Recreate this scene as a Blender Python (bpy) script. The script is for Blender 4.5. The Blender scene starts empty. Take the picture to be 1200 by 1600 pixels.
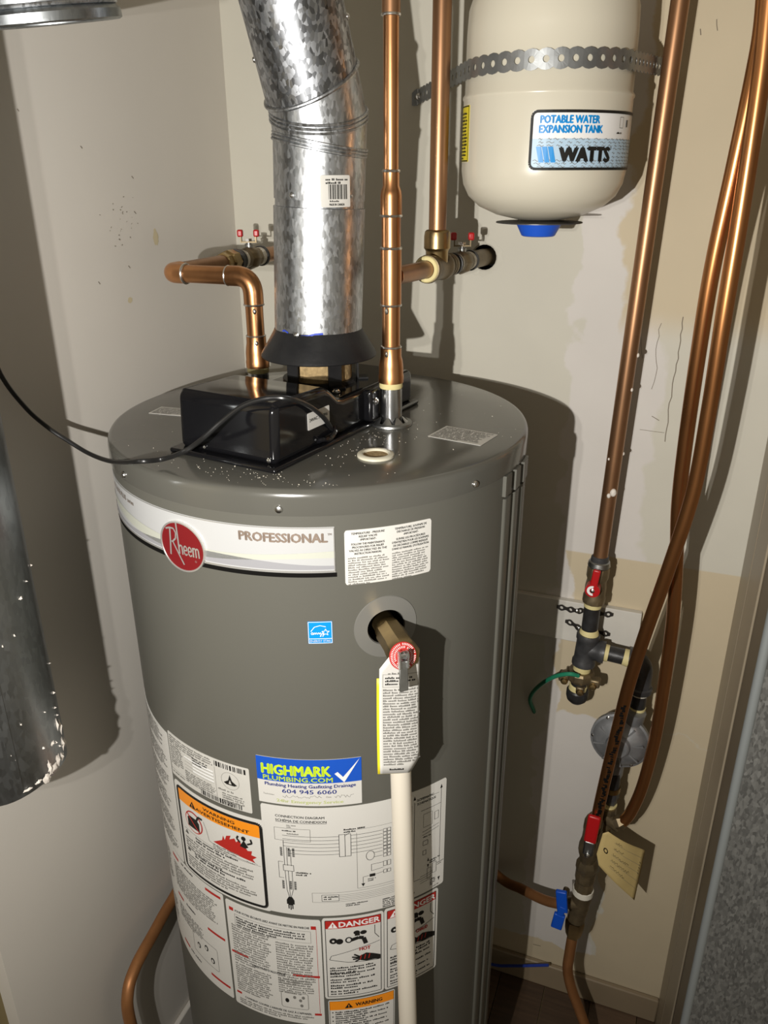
import bpy, bmesh, math, random
from mathutils import Vector, Matrix
random.seed(7)
scene = bpy.context.scene
COL = scene.collection
PI = math.pi
V = Vector

# ------------------------------------------------------------------ camera
FPX, PITCH, ROLL, HEAD = 1250.0, math.radians(23.1), math.radians(-0.2), math.radians(21)
TOP = 1.325            # height of the heater's lid
R = 0.26               # radius of the heater's jacket
YB, XL, XR = 0.34, -0.3095, 0.555
CAM = V((0.42869, -0.89438, 1.6122))
_hx, _hy = -math.sin(HEAD), math.cos(HEAD)
FWD = V((_hx*math.cos(PITCH), _hy*math.cos(PITCH), -math.sin(PITCH)))
_up0 = V((_hx*math.sin(PITCH), _hy*math.sin(PITCH), math.cos(PITCH)))
_rt0 = V((math.cos(HEAD), math.sin(HEAD), 0))
RT = _rt0*math.cos(ROLL) + _up0*math.sin(ROLL)
UP = -_rt0*math.sin(ROLL) + _up0*math.cos(ROLL)
cd = bpy.data.cameras.new('camera'); cam = bpy.data.objects.new('camera', cd); COL.objects.link(cam)
cd.sensor_fit = 'HORIZONTAL'; cd.sensor_width = 36.0; cd.lens = 36.0*FPX/1200.0; cd.clip_start = 0.02
cam.matrix_world = Matrix(((RT.x, UP.x, -FWD.x, CAM.x), (RT.y, UP.y, -FWD.y, CAM.y), (RT.z, UP.z, -FWD.z, CAM.z), (0, 0, 0, 1)))
scene.camera = cam

# ------------------------------------------------------------------ light
world = bpy.data.worlds.new('world'); scene.world = world; world.use_nodes = True
world.node_tree.nodes['Background'].inputs[0].default_value = (1.0, 0.89, 0.70, 1)
world.node_tree.nodes['Background'].inputs[1].default_value = 0.24
def hand_lamp(name, loc, energy, soft):
    d = bpy.data.lights.new(name, 'SPOT'); o = bpy.data.objects.new(name, d); COL.objects.link(o)
    d.energy = energy; d.color = (1.0, 0.965, 0.915); d.shadow_soft_size = soft
    d.spot_size = math.radians(166); d.spot_blend = 1.0
    o.location = loc; o.rotation_euler = (V((0.02, 0.34, 1.50)) - V(loc)).to_track_quat('-Z', 'Y').to_euler()
hand_lamp('hand_lamp', (0.2165, -1.08, 1.52), 47.0, 0.006)
hand_lamp('hand_lamp_side', (0.180, -1.095, 1.555), 10.0, 0.006)
vs = scene.view_settings
vs.view_transform = 'Standard'; vs.look = 'None'; vs.gamma = 1.0; vs.use_curve_mapping = False
vs.exposure = 0.17

# ------------------------------------------------------------------ helpers
def ray(px, py):
    return FWD + RT*((px-600)/FPX) - UP*((py-800)/FPX)
def atY(px, py, Y):
    v = ray(px, py); return CAM + v*((Y-CAM.y)/v.y)
def atX(px, py, X):
    v = ray(px, py); return CAM + v*((X-CAM.x)/v.x)
def atZ(px, py, Z):
    v = ray(px, py); return CAM + v*((Z-CAM.z)/v.z)
def on_plane(px, py, P, n):
    v = ray(px, py); return CAM + v*((P-CAM).dot(n)/v.dot(n))

def mat(name, col, rough=0.5, metal=0.0, var=0.0, vscale=20.0, bump=0.0, bscale=60.0, spec=None, coat=0.0, col2=None, rvar=0.0, alpha=None, stretch=None):
    m = bpy.data.materials.new(name); m.use_nodes = True
    nt = m.node_tree; b = nt.nodes['Principled BSDF']
    b.inputs['Base Color'].default_value = (*col, 1); b.inputs['Roughness'].default_value = rough; b.inputs['Metallic'].default_value = metal
    if spec is not None: b.inputs['Specular IOR Level'].default_value = spec
    if coat: b.inputs['Coat Weight'].default_value = coat; b.inputs['Coat Roughness'].default_value = 0.12
    tc = nt.nodes.new('ShaderNodeTexCoord'); src = tc.outputs['Object']
    if stretch:
        mp = nt.nodes.new('ShaderNodeMapping'); mp.inputs['Scale'].default_value = stretch
        nt.links.new(src, mp.inputs[0]); src = mp.outputs[0]
    if var or col2 or rvar:
        n = nt.nodes.new('ShaderNodeTexNoise'); n.inputs['Scale'].default_value = vscale; n.inputs['Detail'].default_value = 6
        nt.links.new(src, n.inputs['Vector'])
        if var or col2:
            r = nt.nodes.new('ShaderNodeValToRGB')
            r.color_ramp.elements[0].position = 0.32; r.color_ramp.elements[1].position = 0.7
            c2 = col2 if col2 else tuple(c*(1-var) for c in col)
            r.color_ramp.elements[0].color = (*c2, 1); r.color_ramp.elements[1].color = (*col, 1)
            nt.links.new(n.outputs['Fac'], r.inputs[0]); nt.links.new(r.outputs[0], b.inputs['Base Color'])
        if rvar:
            mr = nt.nodes.new('ShaderNodeMapRange'); mr.inputs[3].default_value = max(0.03, rough-rvar); mr.inputs[4].default_value = min(1, rough+rvar)
            nt.links.new(n.outputs['Fac'], mr.inputs[0]); nt.links.new(mr.outputs[0], b.inputs['Roughness'])
    if bump:
        n2 = nt.nodes.new('ShaderNodeTexNoise'); n2.inputs['Scale'].default_value = bscale; n2.inputs['Detail'].default_value = 5
        nt.links.new(src, n2.inputs['Vector'])
        bp = nt.nodes.new('ShaderNodeBump'); bp.inputs['Strength'].default_value = bump; bp.inputs['Distance'].default_value = 0.004
        nt.links.new(n2.outputs['Fac'], bp.inputs['Height']); nt.links.new(bp.outputs[0], b.inputs['Normal'])
    return m

def srgb(r, g, b):
    f = lambda c: (c/255/12.92) if c/255 <= 0.04045 else ((c/255+0.055)/1.055)**2.4
    return (f(r), f(g), f(b))

def galv(name, base=(0.62, 0.64, 0.66), dark=0.45, scale=70.0, rough=0.32, stretch=(1, 1, 0.45), metal=1.0, amt=1.0):
    m = bpy.data.materials.new(name); m.use_nodes = True
    nt = m.node_tree; b = nt.nodes['Principled BSDF']; b.inputs['Metallic'].default_value = metal
    tc = nt.nodes.new('ShaderNodeTexCoord'); mp = nt.nodes.new('ShaderNodeMapping'); mp.inputs['Scale'].default_value = stretch
    nt.links.new(tc.outputs['Object'], mp.inputs[0])
    nz = nt.nodes.new('ShaderNodeTexNoise'); nz.inputs['Scale'].default_value = scale*0.6; nz.inputs['Detail'].default_value = 3
    nt.links.new(mp.outputs[0], nz.inputs['Vector'])
    mx = nt.nodes.new('ShaderNodeMixRGB'); mx.inputs[0].default_value = 0.0035
    nt.links.new(mp.outputs[0], mx.inputs[1]); nt.links.new(nz.outputs['Color'], mx.inputs[2])
    vo = nt.nodes.new('ShaderNodeTexVoronoi'); vo.inputs['Scale'].default_value = scale
    nt.links.new(mx.outputs[0], vo.inputs['Vector'])
    sp = nt.nodes.new('ShaderNodeSeparateColor'); nt.links.new(vo.outputs['Color'], sp.inputs[0])
    r = nt.nodes.new('ShaderNodeValToRGB')
    r.color_ramp.elements[0].color = (*[c*dark for c in base], 1); r.color_ramp.elements[1].color = (*base, 1)
    r.color_ramp.elements[0].position = 0.1; r.color_ramp.elements[1].position = 0.9
    nt.links.new(sp.outputs[0], r.inputs[0]); nt.links.new(r.outputs[0], b.inputs['Base Color'])
    mr = nt.nodes.new('ShaderNodeMapRange'); mr.inputs[3].default_value = rough-0.1*amt; mr.inputs[4].default_value = rough+0.14*amt
    nt.links.new(sp.outputs[1], mr.inputs[0]); nt.links.new(mr.outputs[0], b.inputs['Roughness'])
    bp = nt.nodes.new('ShaderNodeBump'); bp.inputs['Strength'].default_value = 0.12*amt; bp.inputs['Distance'].default_value = 0.003
    nt.links.new(sp.outputs[2], bp.inputs['Height']); nt.links.new(bp.outputs[0], b.inputs['Normal'])
    return m

M = {}
M['jacket'] = mat('grey_enamel', srgb(94, 93, 86), 0.38, 0.0, bump=0.02, bscale=160, spec=0.35)
M['lid'] = mat('grey_enamel_lid', srgb(88, 87, 81), 0.17, 0.0, rvar=0.05, vscale=30, spec=0.6)
M['port'] = mat('grey_port_cover', srgb(112, 111, 106), 0.4)
M['paper'] = mat('label_paper', srgb(212, 210, 204), 0.4)
M['paper_dull'] = mat('label_paper_dull', srgb(205, 203, 196), 0.45, var=0.06, vscale=40)
M['ink'] = mat('black_ink', srgb(34, 33, 31), 0.5, spec=0.2)
M['ink_soft'] = mat('grey_ink', srgb(122, 120, 115), 0.55)
M['red_ink'] = mat('red_ink', srgb(178, 42, 36), 0.45)
M['orange_ink'] = mat('orange_ink', srgb(240, 145, 30), 0.45)
M['blue_ink'] = mat('blue_ink', srgb(28, 84, 190), 0.4)
M['navy_ink'] = mat('navy_ink', srgb(34, 50, 130), 0.45)
M['sky_ink'] = mat('sky_blue_ink', srgb(0, 140, 215), 0.4)
M['pale_blue'] = mat('pale_blue_ink', srgb(176, 202, 222), 0.45)
M['lime_ink'] = mat('lime_ink', srgb(200, 228, 50), 0.45)
M['pale_lime'] = mat('pale_lime_ink', srgb(196, 204, 140), 0.45)
M['white_ink'] = mat('white_ink', srgb(238, 238, 236), 0.4)
M['silver'] = mat('silver_foil', (0.80, 0.79, 0.76), 0.28, 0.75)
M['pale_silver'] = mat('pale_silver_film', srgb(190, 191, 191), 0.28, 0.1)
M['silver_band'] = mat('grey_band_film', srgb(158, 158, 162), 0.3, 0.1)
M['cream_band'] = mat('cream_band_film', srgb(190, 192, 180), 0.3, 0.05)
M['badge_red'] = mat('badge_red', srgb(120, 26, 30), 0.35, 0.1)
M['tan_foil'] = mat('tan_foil_lettering', srgb(170, 152, 138), 0.3, 0.5)
M['black_plastic'] = mat('black_gloss_plastic', (0.006, 0.006, 0.007), 0.11, 0.0, spec=0.6, rvar=0.03, vscale=12)
M['black_matte'] = mat('black_painted_metal', (0.010, 0.010, 0.011), 0.4, 0.0, bump=0.05, bscale=200, col2=(0.022, 0.022, 0.022), vscale=26, spec=0.25)
M['rubber'] = mat('black_cord_rubber', (0.012, 0.012, 0.012), 0.35)
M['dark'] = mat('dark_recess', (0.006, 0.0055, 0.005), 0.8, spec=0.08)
M['copper'] = mat('copper', (0.70, 0.35, 0.155), 0.32, 1.0, col2=(0.47, 0.225, 0.10), vscale=22, rvar=0.07, bump=0.02, bscale=120, stretch=(1, 1, 0.35))
M['copper_old'] = mat('tarnished_copper', (0.44, 0.235, 0.12), 0.38, 0.85, col2=(0.27, 0.145, 0.075), vscale=16, rvar=0.08, stretch=(1, 1, 0.3))
M['copper_soft'] = mat('soft_copper_tube', (0.62, 0.28, 0.105), 0.29, 0.94, col2=(0.42, 0.18, 0.068), vscale=12, rvar=0.06, stretch=(1, 1, 0.3))
M['copper_dull'] = mat('dull_copper_tube', (0.44, 0.20, 0.075), 0.48, 0.6, col2=(0.33, 0.145, 0.055), vscale=18)
M['solder'] = mat('solder', (0.72, 0.70, 0.66), 0.28, 1.0)
M['brass'] = mat('brass', (0.50, 0.36, 0.16), 0.34, 1.0, col2=(0.30, 0.215, 0.11), vscale=30, rvar=0.08)
M['brass_dark'] = mat('aged_brass', (0.25, 0.19, 0.105), 0.45, 0.65, col2=(0.13, 0.10, 0.06), vscale=45)
M['steel'] = mat('bright_steel', (0.70, 0.71, 0.71), 0.24, 1.0, var=0.25, vscale=40, stretch=(1, 1, 0.1))
M['steel_dull'] = mat('dull_steel', (0.46, 0.47, 0.46), 0.38, 1.0, var=0.3, vscale=60)
M['screw'] = mat('screw_steel', (0.75, 0.75, 0.74), 0.22, 1.0)
M['iron'] = mat('black_iron', (0.028, 0.028, 0.029), 0.42, 0.0, col2=(0.015, 0.014, 0.013), vscale=60, bump=0.12, bscale=130)
M['iron_grey'] = mat('grey_malleable_iron', (0.075, 0.075, 0.077), 0.42, 0.2, col2=(0.035, 0.035, 0.036), vscale=50, bump=0.1, bscale=140)
M['reg_grey'] = mat('regulator_cast_zinc', (0.34, 0.345, 0.35), 0.42, 0.55, col2=(0.20, 0.205, 0.21), vscale=40, bump=0.06, bscale=90)
M['tape'] = mat('yellow_thread_tape', srgb(222, 208, 150), 0.6, var=0.12, vscale=70)
M['tape_white'] = mat('white_thread_tape', srgb(225, 220, 205), 0.6, var=0.12, vscale=70)
M['red_plastic'] = mat('red_handle_plastic', srgb(178, 22, 26), 0.35)
M['blue_plastic'] = mat('blue_handle_plastic', srgb(8, 78, 190), 0.4)
M['blue_cap'] = mat('blue_plug_plastic', srgb(30, 88, 205), 0.45)
M['tank_cream'] = mat('cream_tank_enamel', srgb(208, 202, 184), 0.3, 0.0, var=0.03, vscale=9, bump=0.015, bscale=120)
M['pvc'] = mat('cream_plastic_pipe', srgb(222, 214, 198), 0.35)
M['manila'] = mat('manila_card', srgb(206, 182, 122), 0.65, var=0.1, vscale=25)
M['yellow_card'] = mat('yellow_card', srgb(232, 214, 40), 0.5)
M['foam'] = mat('tan_foam', srgb(178, 152, 108), 0.85, var=0.4, vscale=160, bump=0.4, bscale=300)
M['white_plastic'] = mat('ivory_plastic_ring', srgb(205, 200, 180), 0.4)
M['sealant'] = mat('white_duct_sealant', srgb(222, 214, 204), 0.6, bump=0.3, bscale=200)
M['green_wire'] = mat('green_wire_insulation', srgb(38, 128, 96), 0.4)
M['blue_wire'] = mat('blue_wire_insulation', srgb(40, 62, 150), 0.4)
M['board'] = mat('white_painted_board', srgb(206, 202, 192), 0.55, var=0.07, vscale=30, bump=0.05)
M['galv'] = galv('galvanised_vent', (0.56, 0.58, 0.60), 0.66, 330, 0.38, (1, 1, 0.42), 1.0, 0.8)
M['galv_spangle'] = galv('galvanised_spangled', (0.50, 0.52, 0.55), 0.34, 270, 0.36, (1, 1, 0.6))  # zinc spangle, darkened to paint in the reflection of the dark room
M['galv_old'] = galv('galvanised_old', (0.36, 0.38, 0.39), 0.85, 220, 0.36, (1, 1, 0.45), 1.0, 0.3)
M['galv_dull'] = galv('galvanised_dull', (0.27, 0.27, 0.255), 0.55, 340, 0.45, (1, 1, 0.45), 0.55)
M['fold'] = mat('zinc_folded_edge', (0.27, 0.29, 0.29), 0.5, 0.3)
M['strap'] = mat('zinc_strap', (0.30, 0.31, 0.31), 0.42, 0.8, var=0.2, vscale=70)
M['strap_dark'] = mat('dark_strap', (0.045, 0.04, 0.036), 0.45, 0.5)
M['marker'] = mat('blue_marker', srgb(40, 70, 190), 0.5)
M['speck'] = mat('white_crumbs', srgb(190, 184, 170), 0.7)
M['crack'] = mat('dark_crack', srgb(120, 110, 95), 0.9)
M['stain'] = mat('tan_stain', srgb(196, 184, 152), 0.8)

def wall_mat():
    m = bpy.data.materials.new('patched_drywall'); m.use_nodes = True
    nt = m.node_tree; b = nt.nodes['Principled BSDF']; b.inputs['Roughness'].default_value = 0.62; b.inputs['Specular IOR Level'].default_value = 0.35
    L = nt.links.new
    g = nt.nodes.new('ShaderNodeNewGeometry')
    nz = nt.nodes.new('ShaderNodeTexNoise'); nz.inputs['Scale'].default_value = 14; nz.inputs['Detail'].default_value = 6
    L(g.outputs['Position'], nz.inputs['Vector'])
    sc = nt.nodes.new('ShaderNodeVectorMath'); sc.operation = 'MULTIPLY_ADD'
    sc.inputs[1].default_value = (0.085,)*3
    L(nz.outputs['Color'], sc.inputs[0])
    ad = nt.nodes.new('ShaderNodeVectorMath'); ad.operation = 'ADD'; ad.inputs[1].default_value = (-0.0425,)*3
    L(g.outputs['Position'], ad.inputs[0]); L(ad.outputs[0], sc.inputs[2])
    sx = nt.nodes.new('ShaderNodeSeparateXYZ'); L(sc.outputs[0], sx.inputs[0])
    raw = nt.nodes.new('ShaderNodeSeparateXYZ'); L(g.outputs['Position'], raw.inputs[0])
    def step(sock, a, bb):
        mr = nt.nodes.new('ShaderNodeMapRange'); mr.interpolation_type = 'SMOOTHSTEP'
        mr.inputs[1].default_value = min(a, bb); mr.inputs[2].default_value = max(a, bb)
        if a > bb: mr.inputs[3].default_value, mr.inputs[4].default_value = 1, 0
        L(sock, mr.inputs[0]); return mr.outputs[0]
    def op(o, a, bb):
        n = nt.nodes.new('ShaderNodeMath'); n.operation = o; L(a, n.inputs[0]); L(bb, n.inputs[1]); return n.outputs[0]
    X, Z, RZ, RX = sx.outputs[0], sx.outputs[2], raw.outputs[2], raw.outputs[0]
    t1 = op('MULTIPLY', step(X, 0.322, 0.330), step(RZ, 1.375, 1.43))
    t2 = op('MULTIPLY', step(RZ, 1.029, 1.026), op('MULTIPLY', step(Z, 0.700, 0.705), step(X, 0.285, 0.290)))
    t3 = op('MULTIPLY', step(Z, 0.705, 0.700), op('MAXIMUM', step(X, 0.405, 0.412), step(Z, 0.12, 0.115)))
    tan = op('MAXIMUM', t1, op('MAXIMUM', t2, t3))
    # the two shades of compound
    c1 = op('MULTIPLY', step(X, 0.262, 0.268), step(X, 0.40, 0.39))
    mixw = nt.nodes.new('ShaderNodeMixRGB'); mixw.inputs[1].default_value = (*srgb(198, 194, 180), 1); mixw.inputs[2].default_value = (*srgb(206, 201, 194), 1)
    L(c1, mixw.inputs[0])
    mixt = nt.nodes.new('ShaderNodeMixRGB'); mixt.inputs[2].default_value = (*srgb(196, 182, 154), 1)
    L(tan, mixt.inputs[0]); L(mixw.outputs[0], mixt.inputs[1])
    n3 = nt.nodes.new('ShaderNodeTexNoise'); n3.inputs['Scale'].default_value = 7; n3.inputs['Detail'].default_value = 8
    L(g.outputs['Position'], n3.inputs['Vector'])
    mr = nt.nodes.new('ShaderNodeMapRange'); mr.inputs[3].default_value = 0.90; mr.inputs[4].default_value = 1.06; L(n3.outputs['Fac'], mr.inputs[0])
    mul = nt.nodes.new('ShaderNodeMixRGB'); mul.blend_type = 'MULTIPLY'; mul.inputs[0].default_value = 1
    L(mixt.outputs[0], mul.inputs[1]); L(mr.outputs[0], mul.inputs[2]); L(mul.outputs[0], b.inputs['Base Color'])
    n4 = nt.nodes.new('ShaderNodeTexNoise'); n4.inputs['Scale'].default_value = 11; n4.inputs['Detail'].default_value = 7
    L(g.outputs['Position'], n4.inputs['Vector'])
    bp = nt.nodes.new('ShaderNodeBump'); bp.inputs['Strength'].default_value = 0.22; bp.inputs['Distance'].default_value = 0.006
    L(n4.outputs['Fac'], bp.inputs['Height']); L(bp.outputs[0], b.inputs['Normal'])
    return m
M['wall_back'] = wall_mat()
M['wall_left'] = mat('cream_wall_paint', srgb(208, 203, 194), 0.5, var=0.035, vscale=5, bump=0.05, bscale=18)
M['wall_right'] = mat('beige_wall_paint', srgb(176, 160, 130), 0.5, var=0.06, vscale=8, bump=0.06, bscale=18)
M['trim'] = mat('taupe_trim_paint', srgb(150, 138, 118), 0.4, var=0.05, vscale=12)
M['brown_trim'] = mat('brown_trim_paint', srgb(108, 97, 80), 0.5)
M['olive_trim'] = mat('olive_jamb_paint', srgb(126, 112, 76), 0.6)
M['baseboard'] = mat('baseboard_paint', srgb(142, 126, 102), 0.5, var=0.08, vscale=12)
M['ceiling'] = mat('ceiling_paint', srgb(190, 182, 168), 0.8)
def plank_mat(i):
    c = [(92, 72, 54), (80, 62, 46), (100, 79, 60)][i]
    return mat('brown_plank_%s' % 'abc'[i], srgb(*c), 0.45, var=0.35, vscale=9, stretch=(1, 12, 1))
M['plank'] = [plank_mat(i) for i in range(3)]

class MB:
    def __init__(s): s.v = []; s.f = []
    def add(s, vs, fs):
        o = len(s.v); s.v.extend([V(p) for p in vs]); s.f.extend([tuple(i+o for i in f) for f in fs]); return s
    def box(s, lo, hi):
        x0, y0, z0 = lo; x1, y1, z1 = hi
        return s.add([(x0,y0,z0),(x1,y0,z0),(x1,y1,z0),(x0,y1,z0),(x0,y0,z1),(x1,y0,z1),(x1,y1,z1),(x0,y1,z1)],
                     [(3,2,1,0),(4,5,6,7),(0,1,5,4),(1,2,6,5),(2,3,7,6),(3,0,4,7)])
    def obox(s, c, ax, ay, az):          # centre and three half-axis vectors
        c, ax, ay, az = V(c), V(ax), V(ay), V(az)
        P = [c+ax*i+ay*j+az*k for k in (-1,1) for i, j in ((-1,-1),(1,-1),(1,1),(-1,1))]
        return s.add(P, [(3,2,1,0),(4,5,6,7),(0,1,5,4),(1,2,6,5),(2,3,7,6),(3,0,4,7)])
    def lathe(s, org, axis, prof, n=32, phase=0.0):     # prof: (radius, height along axis)
        org = V(org); axis = V(axis).normalized()
        a = axis.orthogonal().normalized()
        if abs(axis.z) > 0.9: a = (V((1,0,0)) - axis*axis.x).normalized()
        b = axis.cross(a); vs = []; fs = []; rows = []
        for r, h in prof:
            if r < 1e-6: rows.append([len(vs)]); vs.append(org+axis*h)
            else:
                rows.append(list(range(len(vs), len(vs)+n)))
                for i in range(n):
                    t = 2*PI*i/n + phase; vs.append(org+axis*h+(a*math.cos(t)+b*math.sin(t))*r)
        for q in range(len(rows)-1):
            A, B = rows[q], rows[q+1]
            for i in range(n):
                j = (i+1) % n
                if len(A) == 1 and len(B) == 1: continue
                if len(A) == 1: fs.append((A[0], B[j], B[i]))
                elif len(B) == 1: fs.append((A[i], A[j], B[0]))
                else: fs.append((A[i], A[j], B[j], B[i]))
        return s.add(vs, fs)
    def cyl(s, p0, p1, r0, r1=None, n=24, phase=0.0):
        p0, p1 = V(p0), V(p1); r1 = r0 if r1 is None else r1; h = (p1-p0).length
        return s.lathe(p0, p1-p0, [(0,0),(r0,0),(r1,h),(0,h)], n, phase)
    def ring(s, p, axis, r, t, n=28):                   # torus ring
        axis = V(axis).normalized(); prof = []
        for i in range(9):
            a = 2*PI*i/8; prof.append((r+t*math.cos(a), t*math.sin(a)))
        return s.lathe(p, axis, prof, n)
    def tube(s, pts, r, n=14, cap=True):
        pts = [V(p) for p in pts]; vs = []; fs = []; m = len(pts)
        t0 = (pts[1]-pts[0]).normalized(); a = t0.orthogonal().normalized()
        for i, p in enumerate(pts):
            t = (pts[min(i+1, m-1)]-pts[max(i-1, 0)]).normalized()
            a = (a - t*a.dot(t)).normalized(); b = t.cross(a)
            rr = r(i/(m-1)) if callable(r) else r
            for k in range(n):
                w = 2*PI*k/n; vs.append(p+(a*math.cos(w)+b*math.sin(w))*rr)
        for i in range(m-1):
            for k in range(n):
                k2 = (k+1) % n; fs.append((i*n+k, i*n+k2, (i+1)*n+k2, (i+1)*n+k))
        if cap: fs.append(tuple(reversed(range(n)))); fs.append(tuple(range((m-1)*n, m*n)))
        return s.add(vs, fs)
    def sphere(s, c, r, n=10, squash=1.0, axis=(0,0,1)):
        prof = [(r*math.sin(PI*i/6), -r*squash*math.cos(PI*i/6)) for i in range(7)]
        prof[0] = (0, prof[0][1]); prof[-1] = (0, prof[-1][1])
        return s.lathe(c, axis, prof, n)
    def build(s, name, m, parent=None, org=None, sharp=35, smooth=True, **tags):
        if org is None: org = parent['_o'] if parent is not None and '_o' in parent else (0,0,0)
        o_ = V(org)
        me = bpy.data.meshes.new(name); me.from_pydata([tuple(p-o_) for p in s.v], [], s.f)
        bm = bmesh.new(); bm.from_mesh(me); bmesh.ops.recalc_face_normals(bm, faces=bm.faces) if tags.pop('recalc', True) else None
        bm.to_mesh(me); bm.free()
        if smooth:
            me.polygons.foreach_set('use_smooth', [True]*len(me.polygons)); me.set_sharp_from_angle(angle=math.radians(sharp))
        me.materials.append(m)
        ob = bpy.data.objects.new(name, me); COL.objects.link(ob)
        if parent is not None:
            ob.parent = parent; ob['_o'] = tuple(o_)
        else:
            ob.location = o_; ob['_o'] = tuple(o_)
        for k, v in tags.items(): ob[k] = v
        if name in ('printing', 'lettering', 'handwriting', 'printed_marks', 'marker_line'): ob['kind'] = 'stuff'
        return ob

def thing(name, label, cat, loc=(0,0,0), group=None):
    o = bpy.data.objects.new(name, None); COL.objects.link(o); o.location = loc; o.empty_display_size = 0.02
    o['label'] = label; o['category'] = cat; o['_o'] = tuple(loc)
    if group: o['group'] = group
    return o
def single(mb, name, m, label, cat, org=None, group=None, **k):
    if org is None:
        xs = [p.x for p in mb.v]; ys = [p.y for p in mb.v]; org = (sum(xs)/len(xs), sum(ys)/len(ys), min(p.z for p in mb.v))
    o = mb.build(name, m, None, org, **k); o['label'] = label; o['category'] = cat
    if group: o['group'] = group
    return o
def struct(mb, name, m, parent=None, **k):
    o = mb.build(name, m, parent, **k)
    if parent is None: o['kind'] = 'structure'
    return o
def bevel(o, w, seg=2, ang=40):
    b = o.modifiers.new('bevel', 'BEVEL'); b.width = w; b.segments = seg; b.limit_method = 'ANGLE'; b.angle_limit = math.radians(ang); return o
def cut(o, mb):                                        # bore a hole and keep only the result
    me = bpy.data.meshes.new('cut'); me.from_pydata([tuple(p-V(o['_o'])) for p in mb.v], [], mb.f)
    bm = bmesh.new(); bm.from_mesh(me); bmesh.ops.recalc_face_normals(bm, faces=bm.faces); bm.to_mesh(me); bm.free()
    c = bpy.data.objects.new('cut', me); COL.objects.link(c)
    md = o.modifiers.new('cut', 'BOOLEAN'); md.object = c; md.operation = 'DIFFERENCE'; md.solver = 'EXACT'
    bpy.context.view_layer.update()
    new = bpy.data.meshes.new_from_object(o.evaluated_get(bpy.context.evaluated_depsgraph_get()))
    o.modifiers.clear(); o.data = new; bpy.data.objects.remove(c)
    new.polygons.foreach_set('use_smooth', [True]*len(new.polygons)); new.set_sharp_from_angle(angle=math.radians(30))

def smooth_path(pts, k=8):                             # Catmull-Rom through the points
    P = [V(p) for p in pts]; P = [P[0]*2-P[1]] + P + [P[-1]*2-P[-2]]; out = []
    for i in range(1, len(P)-2):
        a, b, c, d = P[i-1], P[i], P[i+1], P[i+2]
        for j in range(k):
            t = j/k
            out.append(0.5*((2*b)+(c-a)*t+(2*a-5*b+4*c-d)*t*t+(3*b-a-3*c+d)*t*t*t))
    out.append(P[-2]); return out
def fillet(pts, rad, k=8):                             # polyline with rounded corners
    P = [V(p) for p in pts]; out = [P[0]]
    for i in range(1, len(P)-1):
        a = (P[i-1]-P[i]).normalized(); b = (P[i+1]-P[i]).normalized(); s, e = P[i]+a*rad, P[i]+b*rad
        for j in range(k+1):
            t = j/k; out.append(s*(1-t)**2+P[i]*2*t*(1-t)+e*t*t)
    out.append(P[-1]); return out

# ------------------------------------------------------------------ print on surfaces
class Cyl:
    def __init__(s, cx, cy, r, a0, z0): s.c = (cx, cy); s.r = r; s.a = math.radians(a0); s.z = z0
    def __call__(s, u, v, h=0.0):
        t = s.a+u/s.r; return V((s.c[0]+(s.r+h)*math.cos(t), s.c[1]+(s.r+h)*math.sin(t), s.z+v))
class Flat:
    def __init__(s, O, U, Vv): s.O = V(O); s.U = V(U).normalized(); s.W = V(Vv).normalized(); s.N = s.U.cross(s.W)
    def __call__(s, u, v, h=0.0): return s.O+s.U*u+s.W*v+s.N*h
_tc = {}
def glyphs(txt, bold):
    k = (txt, bold)
    if k not in _tc:
        c = bpy.data.curves.new('t', 'FONT'); c.body = txt; c.size = 1.0; c.offset = bold; c.resolution_u = 2; c.fill_mode = 'FRONT'
        o = bpy.data.objects.new('t', c); COL.objects.link(o)
        bpy.context.view_layer.update()
        me = bpy.data.meshes.new_from_object(o.evaluated_get(bpy.context.evaluated_depsgraph_get()))
        vs = [(p.co.x, p.co.y) for p in me.vertices]; fs = [tuple(p.vertices) for p in me.polygons]
        bpy.data.objects.remove(o); bpy.data.curves.remove(c); bpy.data.meshes.remove(me)
        x0 = min(a for a, b in vs); x1 = max(a for a, b in vs)
        _tc[k] = ([(a-x0, b) for a, b in vs], fs, x1-x0)
    return _tc[k]
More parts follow.
